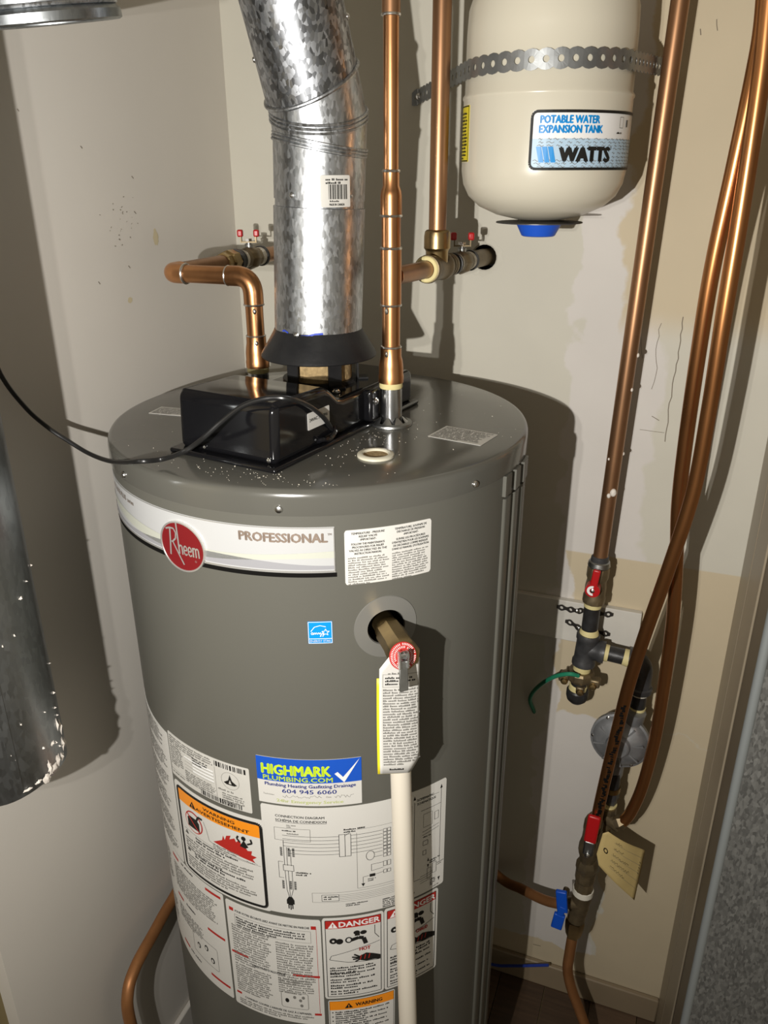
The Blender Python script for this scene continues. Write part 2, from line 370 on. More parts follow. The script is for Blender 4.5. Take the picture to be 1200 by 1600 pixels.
class Label:
    """a sticker: paper on surface S (W x H), inks on top, one mesh per ink colour"""
    def __init__(s, S, W, H): s.S = S; s.W = W; s.H = H; s.ink = {}
    def mb(s, k, lay): return s.ink.setdefault((k, lay), MB())
    def hh(s, lay): return 0.0007+0.0003*lay
    def rect(s, k, u0, v0, u1, v1, lay=0):
        n = max(1, int(abs(u1-u0)/0.008)+1); h = s.hh(lay); vs = []; fs = []
        for i in range(n+1):
            u = u0+(u1-u0)*i/n; vs += [s.S(u, v0, h), s.S(u, v1, h)]
        for i in range(n): fs.append((2*i, 2*i+2, 2*i+3, 2*i+1))
        s.mb(k, lay).add(vs, fs)
    def poly(s, k, pts, lay=0):                          # any outline, sliced so that it follows a curved surface
        bm = bmesh.new(); bm.faces.new([bm.verts.new((u, v, 0)) for u, v in pts]); bmesh.ops.triangulate(bm, faces=bm.faces[:])
        us = [p[0] for p in pts]; u = min(us)+0.005
        while u < max(us):
            bmesh.ops.bisect_plane(bm, geom=bm.verts[:]+bm.edges[:]+bm.faces[:], plane_co=(u, 0, 0), plane_no=(1, 0, 0)); u += 0.005
        bm.verts.index_update()
        s.mb(k, lay).add([s.S(w.co.x, w.co.y, s.hh(lay)) for w in bm.verts], [tuple(w.index for w in f.verts) for f in bm.faces]); bm.free()
    def line(s, k, pts, w, lay=0):
        for (a, b), (c, d) in zip(pts[:-1], pts[1:]):
            L = math.hypot(c-a, d-b) or 1e-9; nx, ny = -(d-b)/L*w/2, (c-a)/L*w/2
            n = max(1, int(L/0.008)+1)
            for i in range(n):
                p, q = i/n, (i+1)/n
                a0, b0, a1, b1 = a+(c-a)*p, b+(d-b)*p, a+(c-a)*q, b+(d-b)*q
                s.mb(k, lay).add([s.S(a0-nx, b0-ny, s.hh(lay)), s.S(a1-nx, b1-ny, s.hh(lay)), s.S(a1+nx, b1+ny, s.hh(lay)), s.S(a0+nx, b0+ny, s.hh(lay))], [(0,1,2,3)])
    def frame(s, k, u0, v0, u1, v1, w, rad=0.0, lay=0):
        P = []
        if rad <= 0: P = [(u0,v0),(u1,v0),(u1,v1),(u0,v1),(u0,v0)]
        else:
            for cx, cy, a in ((u1-rad, v0+rad, -90), (u1-rad, v1-rad, 0), (u0+rad, v1-rad, 90), (u0+rad, v0+rad, 180)):
                for j in range(5): t = math.radians(a+90*j/4); P.append((cx+rad*math.cos(t), cy+rad*math.sin(t)))
            P.append(P[0])
        s.line(k, P, w, lay)
    def disc(s, k, cu, cv, ru, rv, n=20, lay=0):
        s.mb(k, lay).add([s.S(cu, cv, s.hh(lay))]+[s.S(cu+ru*math.cos(2*PI*i/n), cv+rv*math.sin(2*PI*i/n), s.hh(lay)) for i in range(n)], [(0, 1+i, 1+(i+1) % n) for i in range(n)])
    def loop(s, k, cu, cv, ru, rv, w, n=24, lay=0):
        s.line(k, [(cu+ru*math.cos(2*PI*i/n), cv+rv*math.sin(2*PI*i/n)) for i in range(n+1)], w, lay)
    def text(s, k, txt, u, v, h, w=None, bold=0.0, align='L', lay=0, slant=0.0):
        vs, fs, tw = glyphs(txt, 0.0); sc = h/0.70; sx = sc if w is None else w/tw
        W = tw*sx; u0 = u - (W if align == 'R' else W/2 if align == 'C' else 0)
        q = bold*sc*1.3                                  # heavier strokes by overprinting
        for du, dv in ((0, 0),) if q == 0 else ((-q, 0), (q, 0), (0, q*0.7), (0, -q*0.7)):
            s.mb(k, lay).add([s.S(u0+a*sx+slant*b*sc+du, v+b*sc+dv, s.hh(lay)) for a, b in vs], fs)
    def micro(s, k, u0, v1, width, lines, lh, fill=0.97, lay=0, dens=0.62, indent=0.0):
        m = s.mb(k, lay); h = s.hh(lay)
        for i in range(lines):
            v = v1-(i+1)*lh; u = u0+indent*random.random(); end = u0+width*(fill if i < lines-1 else 0.6)*(1-0.14*random.random())
            while u < end:
                for _ in range(random.randint(2, 9)):
                    if u > end: break
                    hh = lh*random.choice((0.46, 0.46, 0.66)); w = lh*dens*random.uniform(0.45, 0.85)
                    m.add([s.S(u, v, h), s.S(u+w, v, h), s.S(u+w, v+hh, h), s.S(u, v+hh, h)], [(0,1,2,3)])
                    u += w+lh*0.13
                u += lh*0.42
    def barcode(s, k, u0, v0, w, h, n=26, lay=0):
        u = u0; st = w/n/2
        while u < u0+w:
            a = st*random.choice((0.6, 1, 1.8)); s.rect(k, u, v0, u+a, v0+h, lay); u += a+st*random.choice((0.6, 1, 1.5))
    def build(s, parent, name='sticker', paper='paper', rad=0.002, label=None, curl=0.0):
        W, H = s.W, s.H; n = max(6, int(W/0.006)); us = [W*i/n for i in range(n+1)]
        if rad: us = sorted(set([round(x, 6) for x in us] + [rad*k/3 for k in range(4)] + [W-rad*k/3 for k in range(4)]))
        mb = MB(); vs = []; fs = []
        for u in us:
            d = min(u, W-u); e = 0.0 if d >= rad or rad == 0 else rad-math.sqrt(max(0, rad*rad-(rad-d)**2))
            vs += [s.S(u, e, 0.0), s.S(u, e, 0.0004), s.S(u, H-e, 0.0004), s.S(u, H-e, 0.0)]
        for i in range(len(us)-1):
            a, b = 4*i, 4*i+4
            fs += [(a+1,b+1,b+2,a+2), (a,b,b+1,a+1), (a+2,b+2,b+3,a+3), (a+3,b+3,b,a)]
        e = 4*(len(us)-1); fs += [(0,1,2,3), (e+3,e+2,e+1,e)]
        mb.add(vs, fs); p = mb.build(name, M[paper], parent, sharp=30)
        if label: p['label'] = label
        for (k, lay), m in s.ink.items():
            q = m.build('printing', M[k], p, smooth=False, recalc=False)
        return p
def ang_cyl(px, py, cx, cy, r):                        # where a sight line meets an upright cylinder: angle, height
    v = ray(px, py); ox, oy = CAM.x-cx, CAM.y-cy
    a = v.x**2+v.y**2; b = ox*v.x+oy*v.y; c = ox*ox+oy*oy-r*r; t = (-b-math.sqrt(max(0, b*b-a*c)))/a
    P = CAM+v*t; return math.degrees(math.atan2(P.y-cy, P.x-cx)), P.z

# ================================================================== the setting
fl = struct(MB().box((-1.2, -2.4, -0.06), (1.6, 0.46, -0.008)), 'floor', M['olive_trim'])
pw = 0.095; x = -0.34; k = 0
pm = {}
while x < 0.9:
    y0 = -1.9+0.37*(k*5 % 3)
    for (a, b) in ((-2.3, y0), (y0, y0+1.22), (y0+1.22, YB)):
        b = min(b, YB)
        if b-a < 0.05: continue
        MB().box((x+0.0008, a+0.0008, -0.008), (x+pw-0.0008, b-0.0008, 0.0)).build('plank', M['plank'][(k+int(a*3)) % 3], fl)
    x += pw; k += 1
wb = struct(MB().box((XL-0.12, YB, -0.02), (1.6, YB+0.12, 2.44)), 'wall_back', M['wall_back'])
hole = atY(757, 402, YB)
cut(wb, MB().cyl((hole.x, YB-0.02, hole.z), (hole.x, YB+0.06, hole.z), 0.0185, n=20))
MB().lathe((hole.x, YB+0.002, hole.z), (0,1,0), [(0.0183, 0), (0.0183, 0.055), (0, 0.055)], 20).build('pipe_hole', M['dark'], wb, label='dark hole in the drywall around the pipe')  # added near-black sleeve, its colour stands in for shade inside the hole
wl = struct(MB().box((XL-0.12, -0.384, -0.02), (XL, YB, 2.44)), 'wall_left', M['wall_left'])
struct(MB().box((XL-0.10, -2.4, -0.02), (XL-0.022, -0.384, 2.44)), 'trim_1', M['olive_trim'])
struct(MB().box((XR, 0.001, -0.02), (1.6, YB, 2.44)), 'wall_right', M['brown_trim'])
struct(MB().box((XL-0.12, -2.4, 2.44), (1.6, YB+0.12, 2.52)), 'ceiling', M['ceiling'])
# corner boards on the right
t2 = struct(MB().box((XR-0.004, 0.232, 0.0), (XR, YB, 2.44)), 'trim_2', M['trim']); bevel(t2, 0.0015)
t3 = struct(MB().box((XR-0.0035, 0.112, 0.0), (XR, 0.229, 2.44)), 'trim_3', M['trim']); bevel(t3, 0.0015)
bb = struct(MB().box((XL, YB-0.011, 0.0), (XR-0.004, YB, 0.064)), 'baseboard_back', M['baseboard']); bevel(bb, 0.003)
bl = struct(MB().box((XL, -0.384, 0.0), (XL+0.010, YB-0.011, 0.13)), 'baseboard_left', M['wall_left']); bevel(bl, 0.003)
# marks on the walls
def jit(pts):
    out = []
    for (a, b), (c, d) in zip(pts[:-1], pts[1:]):
        n_ = max(1, int(math.hypot(c-a, d-b)/9))
        for i in range(n_): out.append((a+(c-a)*i/n_+random.uniform(-1.6, 1.6), b+(d-b)*i/n_))
    return out+[pts[-1]]
def strip(pts, w, wall='B', mk='crack', h=0.0006, name='crack'):
    mb = MB()
    if wall == 'B': S = Flat((0, YB, 0), (1,0,0), (0,0,1)); Q = [(p.x, p.z) for p in (atY(a, b, YB) for a, b in jit(pts))]
    else: S = Flat((XL, 0, 0), (0,1,0), (0,0,1)); Q = [(p.y, p.z) for p in (atX(a, b, XL) for a, b in pts)]
    lb = Label(S, 0, 0); lb.hh = lambda lay: h
    lb.line('ink', Q, w)
    return list(lb.ink.values())[0].build(name, M[mk], wb if wall == 'B' else wl, smooth=False)
strip([(1068,495),(1060,560),(1052,600),(1045,640),(1039,690)], 0.0012)
strip([(1032,505),(1026,545),(1026,585),(1018,608)], 0.0007)
strip([(1018,650),(1030,657)], 0.0009); strip([(1000,671),(1038,676)], 0.0006)
strip([(1000,520),(1004,560)], 0.0005)
strip([(1094,45),(1095,55)], 0.0012); strip([(1120,30),(1121,48)], 0.0009)
strip([(832,1475),(845,1478)], 0.0014)
for q in range(26):
    a, b = random.gauss(190, 13), random.gauss(352, 34)
    strip([(a, b), (a+random.uniform(0.5, 2.2), b+random.uniform(-2, 2))], random.uniform(0.0004, 0.0014), 'L', name='scuff')
for a, b in ((205,275),(209,330),(153,440),(200,415),(26,170),(125,228)):
    strip([(a, b), (a+3, b+4)], 0.001, 'L', name='scuff')
def blotch(cx, cy, ru, rv, wall, mk, name):
    S = Flat((XL, 0, 0), (0,1,0), (0,0,1)) if wall == 'L' else Flat((0, YB, 0), (1,0,0), (0,0,1))
    p = atX(cx, cy, XL) if wall == 'L' else atY(cx, cy, YB)
    c = (p.y, p.z) if wall == 'L' else (p.x, p.z)
    n = 22; pts = [(c[0]+ru*math.cos(2*PI*i/n)*random.uniform(0.8, 1.15), c[1]+rv*math.sin(2*PI*i/n)*random.uniform(0.85, 1.12)) for i in range(n)]
    MB().add([S(a, b, 0.0004) for a, b in pts], [tuple(range(n))]).build(name, M[mk], wl if wall == 'L' else wb, smooth=False)
blotch(243, 371, 0.006, 0.011, 'L', 'stain', 'stain')
blotch(203, 469, 0.005, 0.004, 'L', 'stain', 'stain')
# rough compound around the pipe hole
n = 34; S_ = Flat((0, YB, 0), (1,0,0), (0,0,1)); vs = []; fs = []
for i in range(n):
    t = 2*PI*i/n; r1 = 0.026+random.uniform(-0.003, 0.005)
    vs += [S_(hole.x+0.0186*math.cos(t), hole.z+0.0186*math.sin(t), 0.0002), S_(hole.x+0.0205*math.cos(t), hole.z+0.0205*math.sin(t), random.uniform(0.0008, 0.002)), S_(hole.x+r1*math.cos(t), hole.z+r1*math.sin(t), 0.0002)]
for i in range(n):
    a, b = 3*i, 3*((i+1) % n); fs += [(a, b, b+1, a+1), (a+1, b+1, b+2, a+2)]
MB().add(vs, fs).build('patch_rim', M['wall_back'], wb)

# sheet metal cabinet at the right edge
t = thing('sheet_metal_cabinet', 'grey galvanised sheet metal cabinet with a folded front edge, cut off by the right border', 'cabinet', (0.9, -0.01, 0.0))
EDG = atY(1141, 1270, -0.026)
bevel(MB().box((EDG.x+0.004, -0.024, 0.0), (1.25, 0.0, 1.9)).build('side_panel', M['galv_dull'], t), 0.001)
MB().tube([(EDG.x, -0.022, 0.0), (EDG.x, -0.022, 1.9)], 0.0058, 12).build('folded_edge', M['fold'], t)

# ================================================================== water heater
wh = thing('water_heater', 'tall grey cylindrical gas water heater covered in labels, standing in the closet corner', 'water heater', (0, 0, 0))
NV = 50.7
nv = V((math.cos(math.radians(-NV)), math.sin(math.radians(-NV)), 0)); VZ = 1.162
tv = V((-nv.y, nv.x, 0))                               # to the right along the jacket
jk = MB().lathe((0,0,0), (0,0,1), [(0, 0.012), (0.245, 0.012), (0.258, 0.02), (R, 0.03), (R, 1.31), (0, 1.31)], 160).build('jacket', M['jacket'], wh, sharp=30)
cut(jk, MB().cyl(nv*(R-0.03)+V((0,0,VZ)), nv*(R+0.03)+V((0,0,VZ)), 0.0205, n=32))
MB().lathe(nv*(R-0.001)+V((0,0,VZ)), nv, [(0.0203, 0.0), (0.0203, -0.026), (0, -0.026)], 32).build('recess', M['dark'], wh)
lid = MB().lathe((0,0,0), (0,0,1), [(R+0.0004, 1.297), (R+0.0016, 1.2975), (R+0.0018, 1.302), (R+0.0016, 1.316), (R+0.0008, 1.3205), (R-0.0014, 1.3238), (R-0.005, TOP), (0.2, TOP), (0.1, TOP), (0, TOP)], 160).build('lid', M['lid'], wh, sharp=50)
for a in (-121, -74.3, -26.6, 21, 68, 115):
    d = V((math.cos(math.radians(a)), math.sin(math.radians(a)), 0))
    MB().lathe(d*(R+0.0016)+V((0,0,1.305)), d, [(0.0042, 0), (0.0042, 0.001), (0.0034, 0.0024), (0.0016, 0.003), (0, 0.0031)], 12).build('lid_screw', M['screw'], wh)
MB().lathe((0,0,0), (0,0,1), [(0.252, 0.0), (0.252, 0.012)], 64).build('base_ring', M['black_matte'], wh)
# folded seam down the right side
for a0, a1, hgt in ((-13.2, -8.6, 0.0030), (-7.4, -2.6, 0.0036), (-1.2, 5.5, 0.0042)):
    mb = MB(); vs = []; fs = []
    prof = [(a0, 0.0), (a0+0.25, hgt*0.8), (a0+0.8, hgt), (a1-0.8, hgt*0.75), (a1-0.2, hgt*0.4), (a1, 0.0)]
    for z in (0.03, 1.268):
        for a, h in prof:
            t_ = math.radians(a); vs.append(((R+h)*math.cos(t_), (R+h)*math.sin(t_), z))
    m_ = len(prof)
    for i in range(m_-1): fs.append((i, i+1, m_+i+1, m_+i))
    fs.append(tuple(range(m_))); fs.append(tuple(range(m_, 2*m_)))
    MB().add(vs, fs).build('seam_fold', M['jacket'], wh, sharp=60)
    vs = []; prof = [(a0-0.6, 0.0), (a0-0.4, hgt*1.3), (a1-1.6, hgt*1.25), (a1-1.0, 0.0)]
    for z in (1.272, 1.2968):
        for a, h in prof:
            t_ = math.radians(a); vs.append(((R+h)*math.cos(t_), (R+h)*math.sin(t_), z))
    MB().add(vs, [(0,1,5,4),(1,2,6,5),(2,3,7,6),(0,1,2,3),(4,5,6,7)]).build('seam_tab', M['jacket'], wh, sharp=60)
# round cover plate of the valve port
n = 56; vs = []; fs = []
S_ = Cyl(0, 0, R, -NV, VZ)
for i in range(n):
    t_ = 2*PI*i/n; c_, s_ = math.cos(t_), math.sin(t_)
    vs += [S_(0.0206*c_, 0.0206*s_, 0.0), S_(0.0212*c_, 0.0212*s_, 0.0016), S_(0.035*c_, 0.037*s_, 0.0009), S_(0.0356*c_, 0.0376*s_, 0.0)]
for i in range(n):
    a, b = 4*i, 4*((i+1) % n); fs += [(a, b, b+1, a+1), (a+1, b+1, b+2, a+2), (a+2, b+2, b+3, a+3)]
MB().add(vs, fs).build('port_cover', M['port'], wh, sharp=50)
# foam plug in the lid
pl = atZ(587, 712, TOP)
MB().lathe((pl.x, pl.y, TOP), (0,0,1), [(0.0205, 0), (0.0203, 0.0022), (0.0185, 0.0034), (0.0150, 0.0034), (0.0138, 0.0024), (0.0138, 0.0)], 32).build('plug_ring', M['white_plastic'], wh)
MB().lathe((pl.x, pl.y, TOP), (0,0,1), [(0.0139, 0.0009), (0.006, 0.0014), (0, 0.0012)], 24).build('plug_foam', M['foam'], wh)
# nipples
NR = atZ(611, 662, TOP); NL = V((-0.095, 0.013, TOP))
for P in (NR, NL):
    MB().lathe((P.x, P.y, TOP), (0,0,1), [(0.0134, -0.005), (0.0134, 0.046), (0, 0.046)], 28).build('pipe_nipple', M['steel'], wh)
    MB().lathe((P.x, P.y, TOP), (0,0,1), [(0.0134, 0.0455), (0.0142, 0.047), (0.0140, 0.056), (0.012, 0.058)], 28).build('thread_tape', M['tape'], wh)
    n = 16; vs = []; fs = []
    for i in range(n*2):                                # star washer: ring with raised teeth
        t_ = PI*i/n; c_, s_ = math.cos(t_), math.sin(t_); tooth = (i % 4) < 2
        vs += [(P.x+0.0262*c_, P.y+0.0262*s_, TOP+0.0005), (P.x+0.0258*c_, P.y+0.0258*s_, TOP+0.003), (P.x+0.021*c_, P.y+0.021*s_, TOP+0.004), (P.x+(0.0142 if tooth else 0.0200)*c_, P.y+(0.0142 if tooth else 0.0200)*s_, TOP+(0.0105 if tooth else 0.0042))]
    for i in range(n*2):
        a, b = 4*i, 4*((i+1) % (2*n)); fs += [(a, b, b+1, a+1), (a+1, b+1, b+2, a+2), (a+2, b+2, b+3, a+3)]
    MB().add(vs, fs).build('star_washer', M['steel_dull'], wh, sharp=25)

# ---- labels on the lid
def lid_label(px, lines, name):
    P = [atZ(a, b, TOP) for a, b in px]                 # corners: front-left, front-right, back-left
    U = P[1]-P[0]; W_ = P[2]-P[0]; lb = Label(Flat(P[0]+V((0,0,0.0002)), U, W_-U.normalized()*W_.dot(U.normalized())), U.length, (W_-U.normalized()*W_.dot(U.normalized())).length)
    lb.micro('ink_soft', 0.003, lb.H-0.002, lb.W-0.006, lines, (lb.H-0.004)/lines)
    lb.build(wh, 'lid_label', 'paper_dull', 0.001)
lid_label([(668,682),(751,697),(698,666)], 11, 'a')
lid_label([(232,646),(290,651),(252,636)], 8, 'b')

def jl(a0, a1, z0, z1): return Label(Cyl(0, 0, R, a0, z0), math.radians(a1-a0)*R, z1-z0)
# nameplate band
lb = jl(-150, -62.4, 1.234, 1.285); W_ = lb.W
def band(k, f0, f1, lay):
    n_ = 60
    for i in range(n_):
        u0, u1 = W_*i/n_, W_*(i+1)/n_
        m_ = lb.mb(k, lay); h_ = lb.hh(lay)
        m_.add([lb.S(u0, f0(u0/W_), h_), lb.S(u1, f0(u1/W_), h_), lb.S(u1, f1(u1/W_), h_), lb.S(u0, f1(u0/W_), h_)], [(0,1,2,3)])
band('cream_band', lambda t: 0.0115+0.005*math.sin(2.4*t*PI+0.6), lambda t: 0.021+0.004*math.sin(2.2*t*PI+0.3), 0)
band('silver_band', lambda t: 0.0035, lambda t: 0.0115+0.004*math.sin(2.6*t*PI+2.6), 0)
lb.rect('silver', 0, 0.0005, W_, 0.0022, 1); lb.rect('silver', 0, 0.0497, W_, 0.0506, 1); lb.rect('silver', W_-0.0012, 0.0005, W_-0.0002, 0.0506, 1)
lb.rect('dark', 0, -0.0052, W_+0.0012, -0.0004, 0)
lb.text('tan_foil', 'PROFESSIONAL', W_-0.0075, 0.0345, 0.0098, 0.0905, 0.034, 'R', 1)
lb.text('tan_foil', 'TM', W_-0.003, 0.0420, 0.0022, None, 0.01, 'R', 1)
lb.text('tan_foil', 'PROLINE PLUS', 0.123, 0.0375, 0.0060, None, 0.012, 'R', 1)
lb.text('tan_foil', 'series', 0.127, 0.0375, 0.0052, None, 0.008, 'L', 1)
lb.build(wh, 'nameplate', 'pale_silver', 0.0)
# badge
ac, zc = -99.8, 1.2475
Sb = Cyl(0, 0, R, ac, zc); ru, rv = 0.0315, 0.0292
def dome(n, r0, hs):
    vs = [Sb(0, 0, hs[0])]; fs = []
    for j, (rr, h_) in enumerate(zip(r0, hs[1:])):
        for i in range(n):
            t_ = 2*PI*i/n; vs.append(Sb(ru*rr*math.cos(t_), rv*rr*math.sin(t_), h_))
    for i in range(n): fs.append((0, 1+i, 1+(i+1) % n))
    for j in range(len(r0)-1):
        for i in range(n): fs.append((1+j*n+i, 1+j*n+(i+1) % n, 1+(j+1)*n+(i+1) % n, 1+(j+1)*n+i))
    return MB().add(vs, fs)
bd = dome(48, [0.3, 0.6, 0.93], [0.0027]*4).build('badge', M['badge_red'], wh, sharp=60); bd['label'] = 'red oval maker badge with silver lettering'
vs = []; fs = []; n = 48
for i in range(n):
    t_ = 2*PI*i/n; c_, s_ = math.cos(t_), math.sin(t_)
    vs += [Sb(ru*0.92*c_, rv*0.92*s_, 0.0026), Sb(ru*0.935*c_, rv*0.935*s_, 0.0033), Sb(ru*0.985*c_, rv*0.985*s_, 0.0032), Sb(ru*c_, rv*s_, 0.0004)]
for i in range(n):
    a, b = 4*i, 4*((i+1) % n); fs += [(a, b, b+1, a+1), (a+1, b+1, b+2, a+2), (a+2, b+2, b+3, a+3)]
MB().add(vs, fs).build('badge_rim', M['silver'], bd, sharp=40)
lb = Label(Sb, 0, 0); lb.hh = lambda lay: 0.0030+0.0002*lay
lb.line('silver', [(-0.0165,-0.0125),(-0.0150,0.004),(-0.0140,0.0185)], 0.0022)                # the tall R
lb.line('silver', [(-0.0205,0.0170),(-0.0140,0.0195),(-0.0085,0.0195),(-0.0058,0.0150),(-0.0068,0.0085),(-0.0115,0.0040),(-0.0135,0.0035)], 0.0019)
lb.line('silver', [(-0.0115,0.0040),(-0.0060,-0.0060),(0.0020,-0.0205)], 0.0019)
lb.line('silver', [(-0.0042,0.0275),(-0.0036,0.012),(-0.0030,-0.0085)], 0.0021)               # h stem
lb.line('silver', [(-0.0030,-0.001),(-0.0010,0.0022),(0.0012,0.0012),(0.0016,-0.0085)], 0.0019)
for cx in (0.0058, 0.0118):                                                                    # e e
    lb.line('silver', [(cx-0.0020,-0.0030),(cx+0.0020,-0.0026),(cx+0.0019,0.0006),(cx,0.0026),(cx-0.0018,0.0006),(cx-0.0021,-0.0050),(cx-0.0008,-0.0080),(cx+0.0012,-0.0080),(cx+0.0021,-0.0062)], 0.0016)
lb.line('silver', [(0.0160,0.0026),(0.0160,-0.0084)], 0.0019)                                  # m
lb.line('silver', [(0.0160,0.0004),(0.0178,0.0026),(0.0194,0.0010),(0.0196,-0.0084)], 0.0017)
lb.line('silver', [(0.0196,0.0004),(0.0212,0.0026),(0.0230,0.0010),(0.0234,-0.0084)], 0.0017)
lb.loop('silver', 0.0185, -0.0130, 0.0010, 0.0010, 0.0003, 10)
for m_ in lb.ink.values(): m_.build('lettering', M['silver'], bd, smooth=False)

# temperature and pressure label
lb = jl(-60.25, -39.3, 1.218, 1.280); W_, H_ = lb.W, lb.H
for c_, rows in ((W_*0.255, ('TEMPERATURE - PRESSURE','RELIEF VALVE','-IMPORTANT-','','FOLLOW THE MAINTENANCE','PROCEDURES FOR RELIEF','VALVES AS DIRECTED IN THE','INSTRUCTION MANUAL')),
                 (W_*0.745, ('TEMPÉRATURE, SOUPAPE DE','DÉCHARGE DE PRESSION','-IMPORTANT-','','SUIVRE LES PROCÉDURES',"D'ENTRETIEN POUR LES SOUPAPES",'DE DÉCHARGE COMME INDIQUÉ',"DANS LE MANUEL D'UTILISATION"))):
    v = H_-0.0052
    for r_ in rows:
        if r_:
            lb.text('ink', r_, c_, v, 0.0023, min(0.042, 0.00158*len(r_)), 0.016, 'C'); v -= 0.0036
        else: v -= 0.0010
    lb.micro('ink_soft', c_-W_*0.222, v+0.0018, W_*0.45, 12, 0.0027, 0.99)
lb.build(wh, 'relief_valve_label', 'paper', 0.003)
# energy mark
a0, z0 = ang_cyl(482, 1004, 0, 0, R); a1, z1 = ang_cyl(519, 973, 0, 0, R)
lb = jl(a0, a1, 1.1495, 1.1765); W_, H_ = lb.W, lb.H
lb.frame('white_ink', 0.0006, 0.0006, W_-0.0006, H_-0.0006, 0.0005); lb.rect('white_ink', 0.001, 0.0058, W_-0.001, 0.0064)
lb.text('white_ink', 'ENERGY STAR', W_/2, 0.0020, 0.0026, W_*0.86, 0.01, 'C')
lb.line('white_ink', [(0.003,0.0150),(0.007,0.0205),(0.013,0.0222),(0.019,0.0205)], 0.0007)
lb.line('white_ink', [(0.003,0.0125),(0.0045,0.0140),(0.0058,0.0128),(0.0044,0.0112),(0.0032,0.0118),(0.0062,0.0115),(0.0070,0.0138),(0.0078,0.0115),(0.0088,0.0138),(0.0098,0.0115),(0.0112,0.0138),(0.0118,0.0116),(0.0132,0.0138),(0.0138,0.0092),(0.0126,0.0088),(0.0150,0.0128),(0.0160,0.0138),(0.0156,0.0085)], 0.0006)
st = [(0.0186+0.0042*(1 if i % 2 == 0 else 0.42)*math.sin(i*PI/5), 0.0138+0.0042*(1 if i % 2 == 0 else 0.42)*math.cos(i*PI/5)) for i in range(11)]
lb.line('white_ink', st, 0.0006)
lb.build(wh, 'energy_sticker', 'sky_ink', 0.0005)
# plumber's sticker
lb = jl(-84.4, -57.35, 0.9265, 0.9945); W_, H_ = lb.W, lb.H; lb0 = lb
lb.rect('blue_ink', 0, H_*0.50, W_, H_, 0)
lb.text('lime_ink', 'HIGHMARK', 0.0065, H_*0.655, 0.0142, W_*0.655, 0.034, 'L', 1)
lb.text('lime_ink', 'PLUMBING.COM', 0.0075, H_*0.525, 0.0064, W_*0.665, 0.016, 'L', 1)
lb.poly('white_ink', [(W_*0.745,H_*0.70),(W_*0.775,H_*0.735),(W_*0.825,H_*0.62),(W_*0.985,H_*0.985),(W_*0.835,H_*0.505)], 1)
lb.text('navy_ink', 'Plumbing Heating Gasfitting Drainage', W_/2+0.001, H_*0.395, 0.0046, W_*0.87, 0.022, 'C')
lb.text('navy_ink', '604 945 6060', W_/2, H_*0.265, 0.0060, W_*0.52, 0.012, 'C')
lb.text('ink_soft', 'Technician', 0.006, H_*0.185, 0.0022, None, 0.0, 'L'); lb.text('ink_soft', 'Date', W_*0.66, H_*0.185, 0.0022, None, 0.0, 'L')
sc = [(W_*0.24+i*0.0016, H_*0.19+random.uniform(-0.0022, 0.0028)) for i in range(30)]; lb.line('ink_soft', sc, 0.0004)
sc = [(W_*0.74+i*0.0016, H_*0.20+random.uniform(-0.0022, 0.0028)) for i in range(15)]; lb.line('ink_soft', sc, 0.0004)
lb.text('pale_lime', '24hr Emergency Service', W_/2, H_*0.055, 0.0044, W_*0.64, 0.02, 'C')
lb.build(wh, 'plumber_sticker', 'paper', 0.0005)
# wiring diagram
lb = jl(-84.2, -32.2, 0.748, 0.9235); W_, H_ = lb.W, lb.H
G = lambda x_, y_: (x_*W_, y_*H_)
def gl(pts, w=0.0005, k='ink'): lb.line(k, [G(*p) for p in pts], w)
lb.text('ink', 'CONNECTION DIAGRAM', *G(0.075, 0.905), 0.0036, W_*0.25, 0.012); lb.text('ink', 'SCHÉMA DE CONNEXION', *G(0.075, 0.868), 0.0036, W_*0.26, 0.012)
gl([(0.075, 0.862), (0.335, 0.862)], 0.0004)
lb.frame('ink_soft', *G(0.065, 0.70), *G(0.25, 0.81), 0.0005)
lb.micro('ink_soft', *G(0.13, 0.85), W_*0.05, 2, 0.0028); lb.micro('ink', *G(0.105, 0.80), W_*0.13, 1, 0.003); lb.micro('ink_soft', *G(0.13, 0.775), W_*0.1, 1, 0.003)
lb.frame('ink', *G(0.395, 0.56), *G(0.425, 0.76), 0.0006); lb.frame('ink', *G(0.425, 0.56), *G(0.455, 0.76), 0.0006)
for i in range(6): y_ = 0.745-0.032*i; gl([(0.105 if i < 4 else 0.13, y_), (0.395, y_)]); gl([(0.455, y_), (0.62, y_)])
lb.micro('ink', *G(0.42, 0.815), W_*0.11, 2, 0.0036)
gl([(0.465, 0.79), (0.425, 0.745)])
gl([(0.485, 0.76), (0.485, 0.245), (0.745, 0.245), (0.745, 0.79)], 0.0005, 'ink_soft'); gl([(0.485, 0.79), (0.745, 0.79)], 0.0004, 'ink_soft')
for i in range(6):
    for j in range(2): lb.frame('ink', *G(0.625+0.022*j, 0.725-0.031*i), *G(0.643+0.022*j, 0.752-0.031*i), 0.0005)
lb.micro('ink', *G(0.675, 0.82), W_*0.045, 2, 0.003)
lb.loop('ink', *G(0.555, 0.535), 0.0052, 0.0075, 0.0006, 14); gl([(0.575, 0.555), (0.62, 0.555)]); gl([(0.575, 0.515), (0.62, 0.515)])
for i in range(3):
    for j in range(2): lb.frame('ink', *G(0.625+0.022*j, 0.565-0.034*i), *G(0.643+0.022*j, 0.594-0.034*i), 0.0005)
gl([(0.56, 0.39), (0.56, 0.45), (0.625, 0.45)]); gl([(0.56, 0.39), (0.625, 0.40)])
for j in range(2): lb.frame('ink', *G(0.625+0.022*j, 0.41), *G(0.643+0.022*j, 0.455), 0.0005); lb.frame('ink', *G(0.625+0.022*j, 0.345), *G(0.643+0.022*j, 0.375), 0.0005)
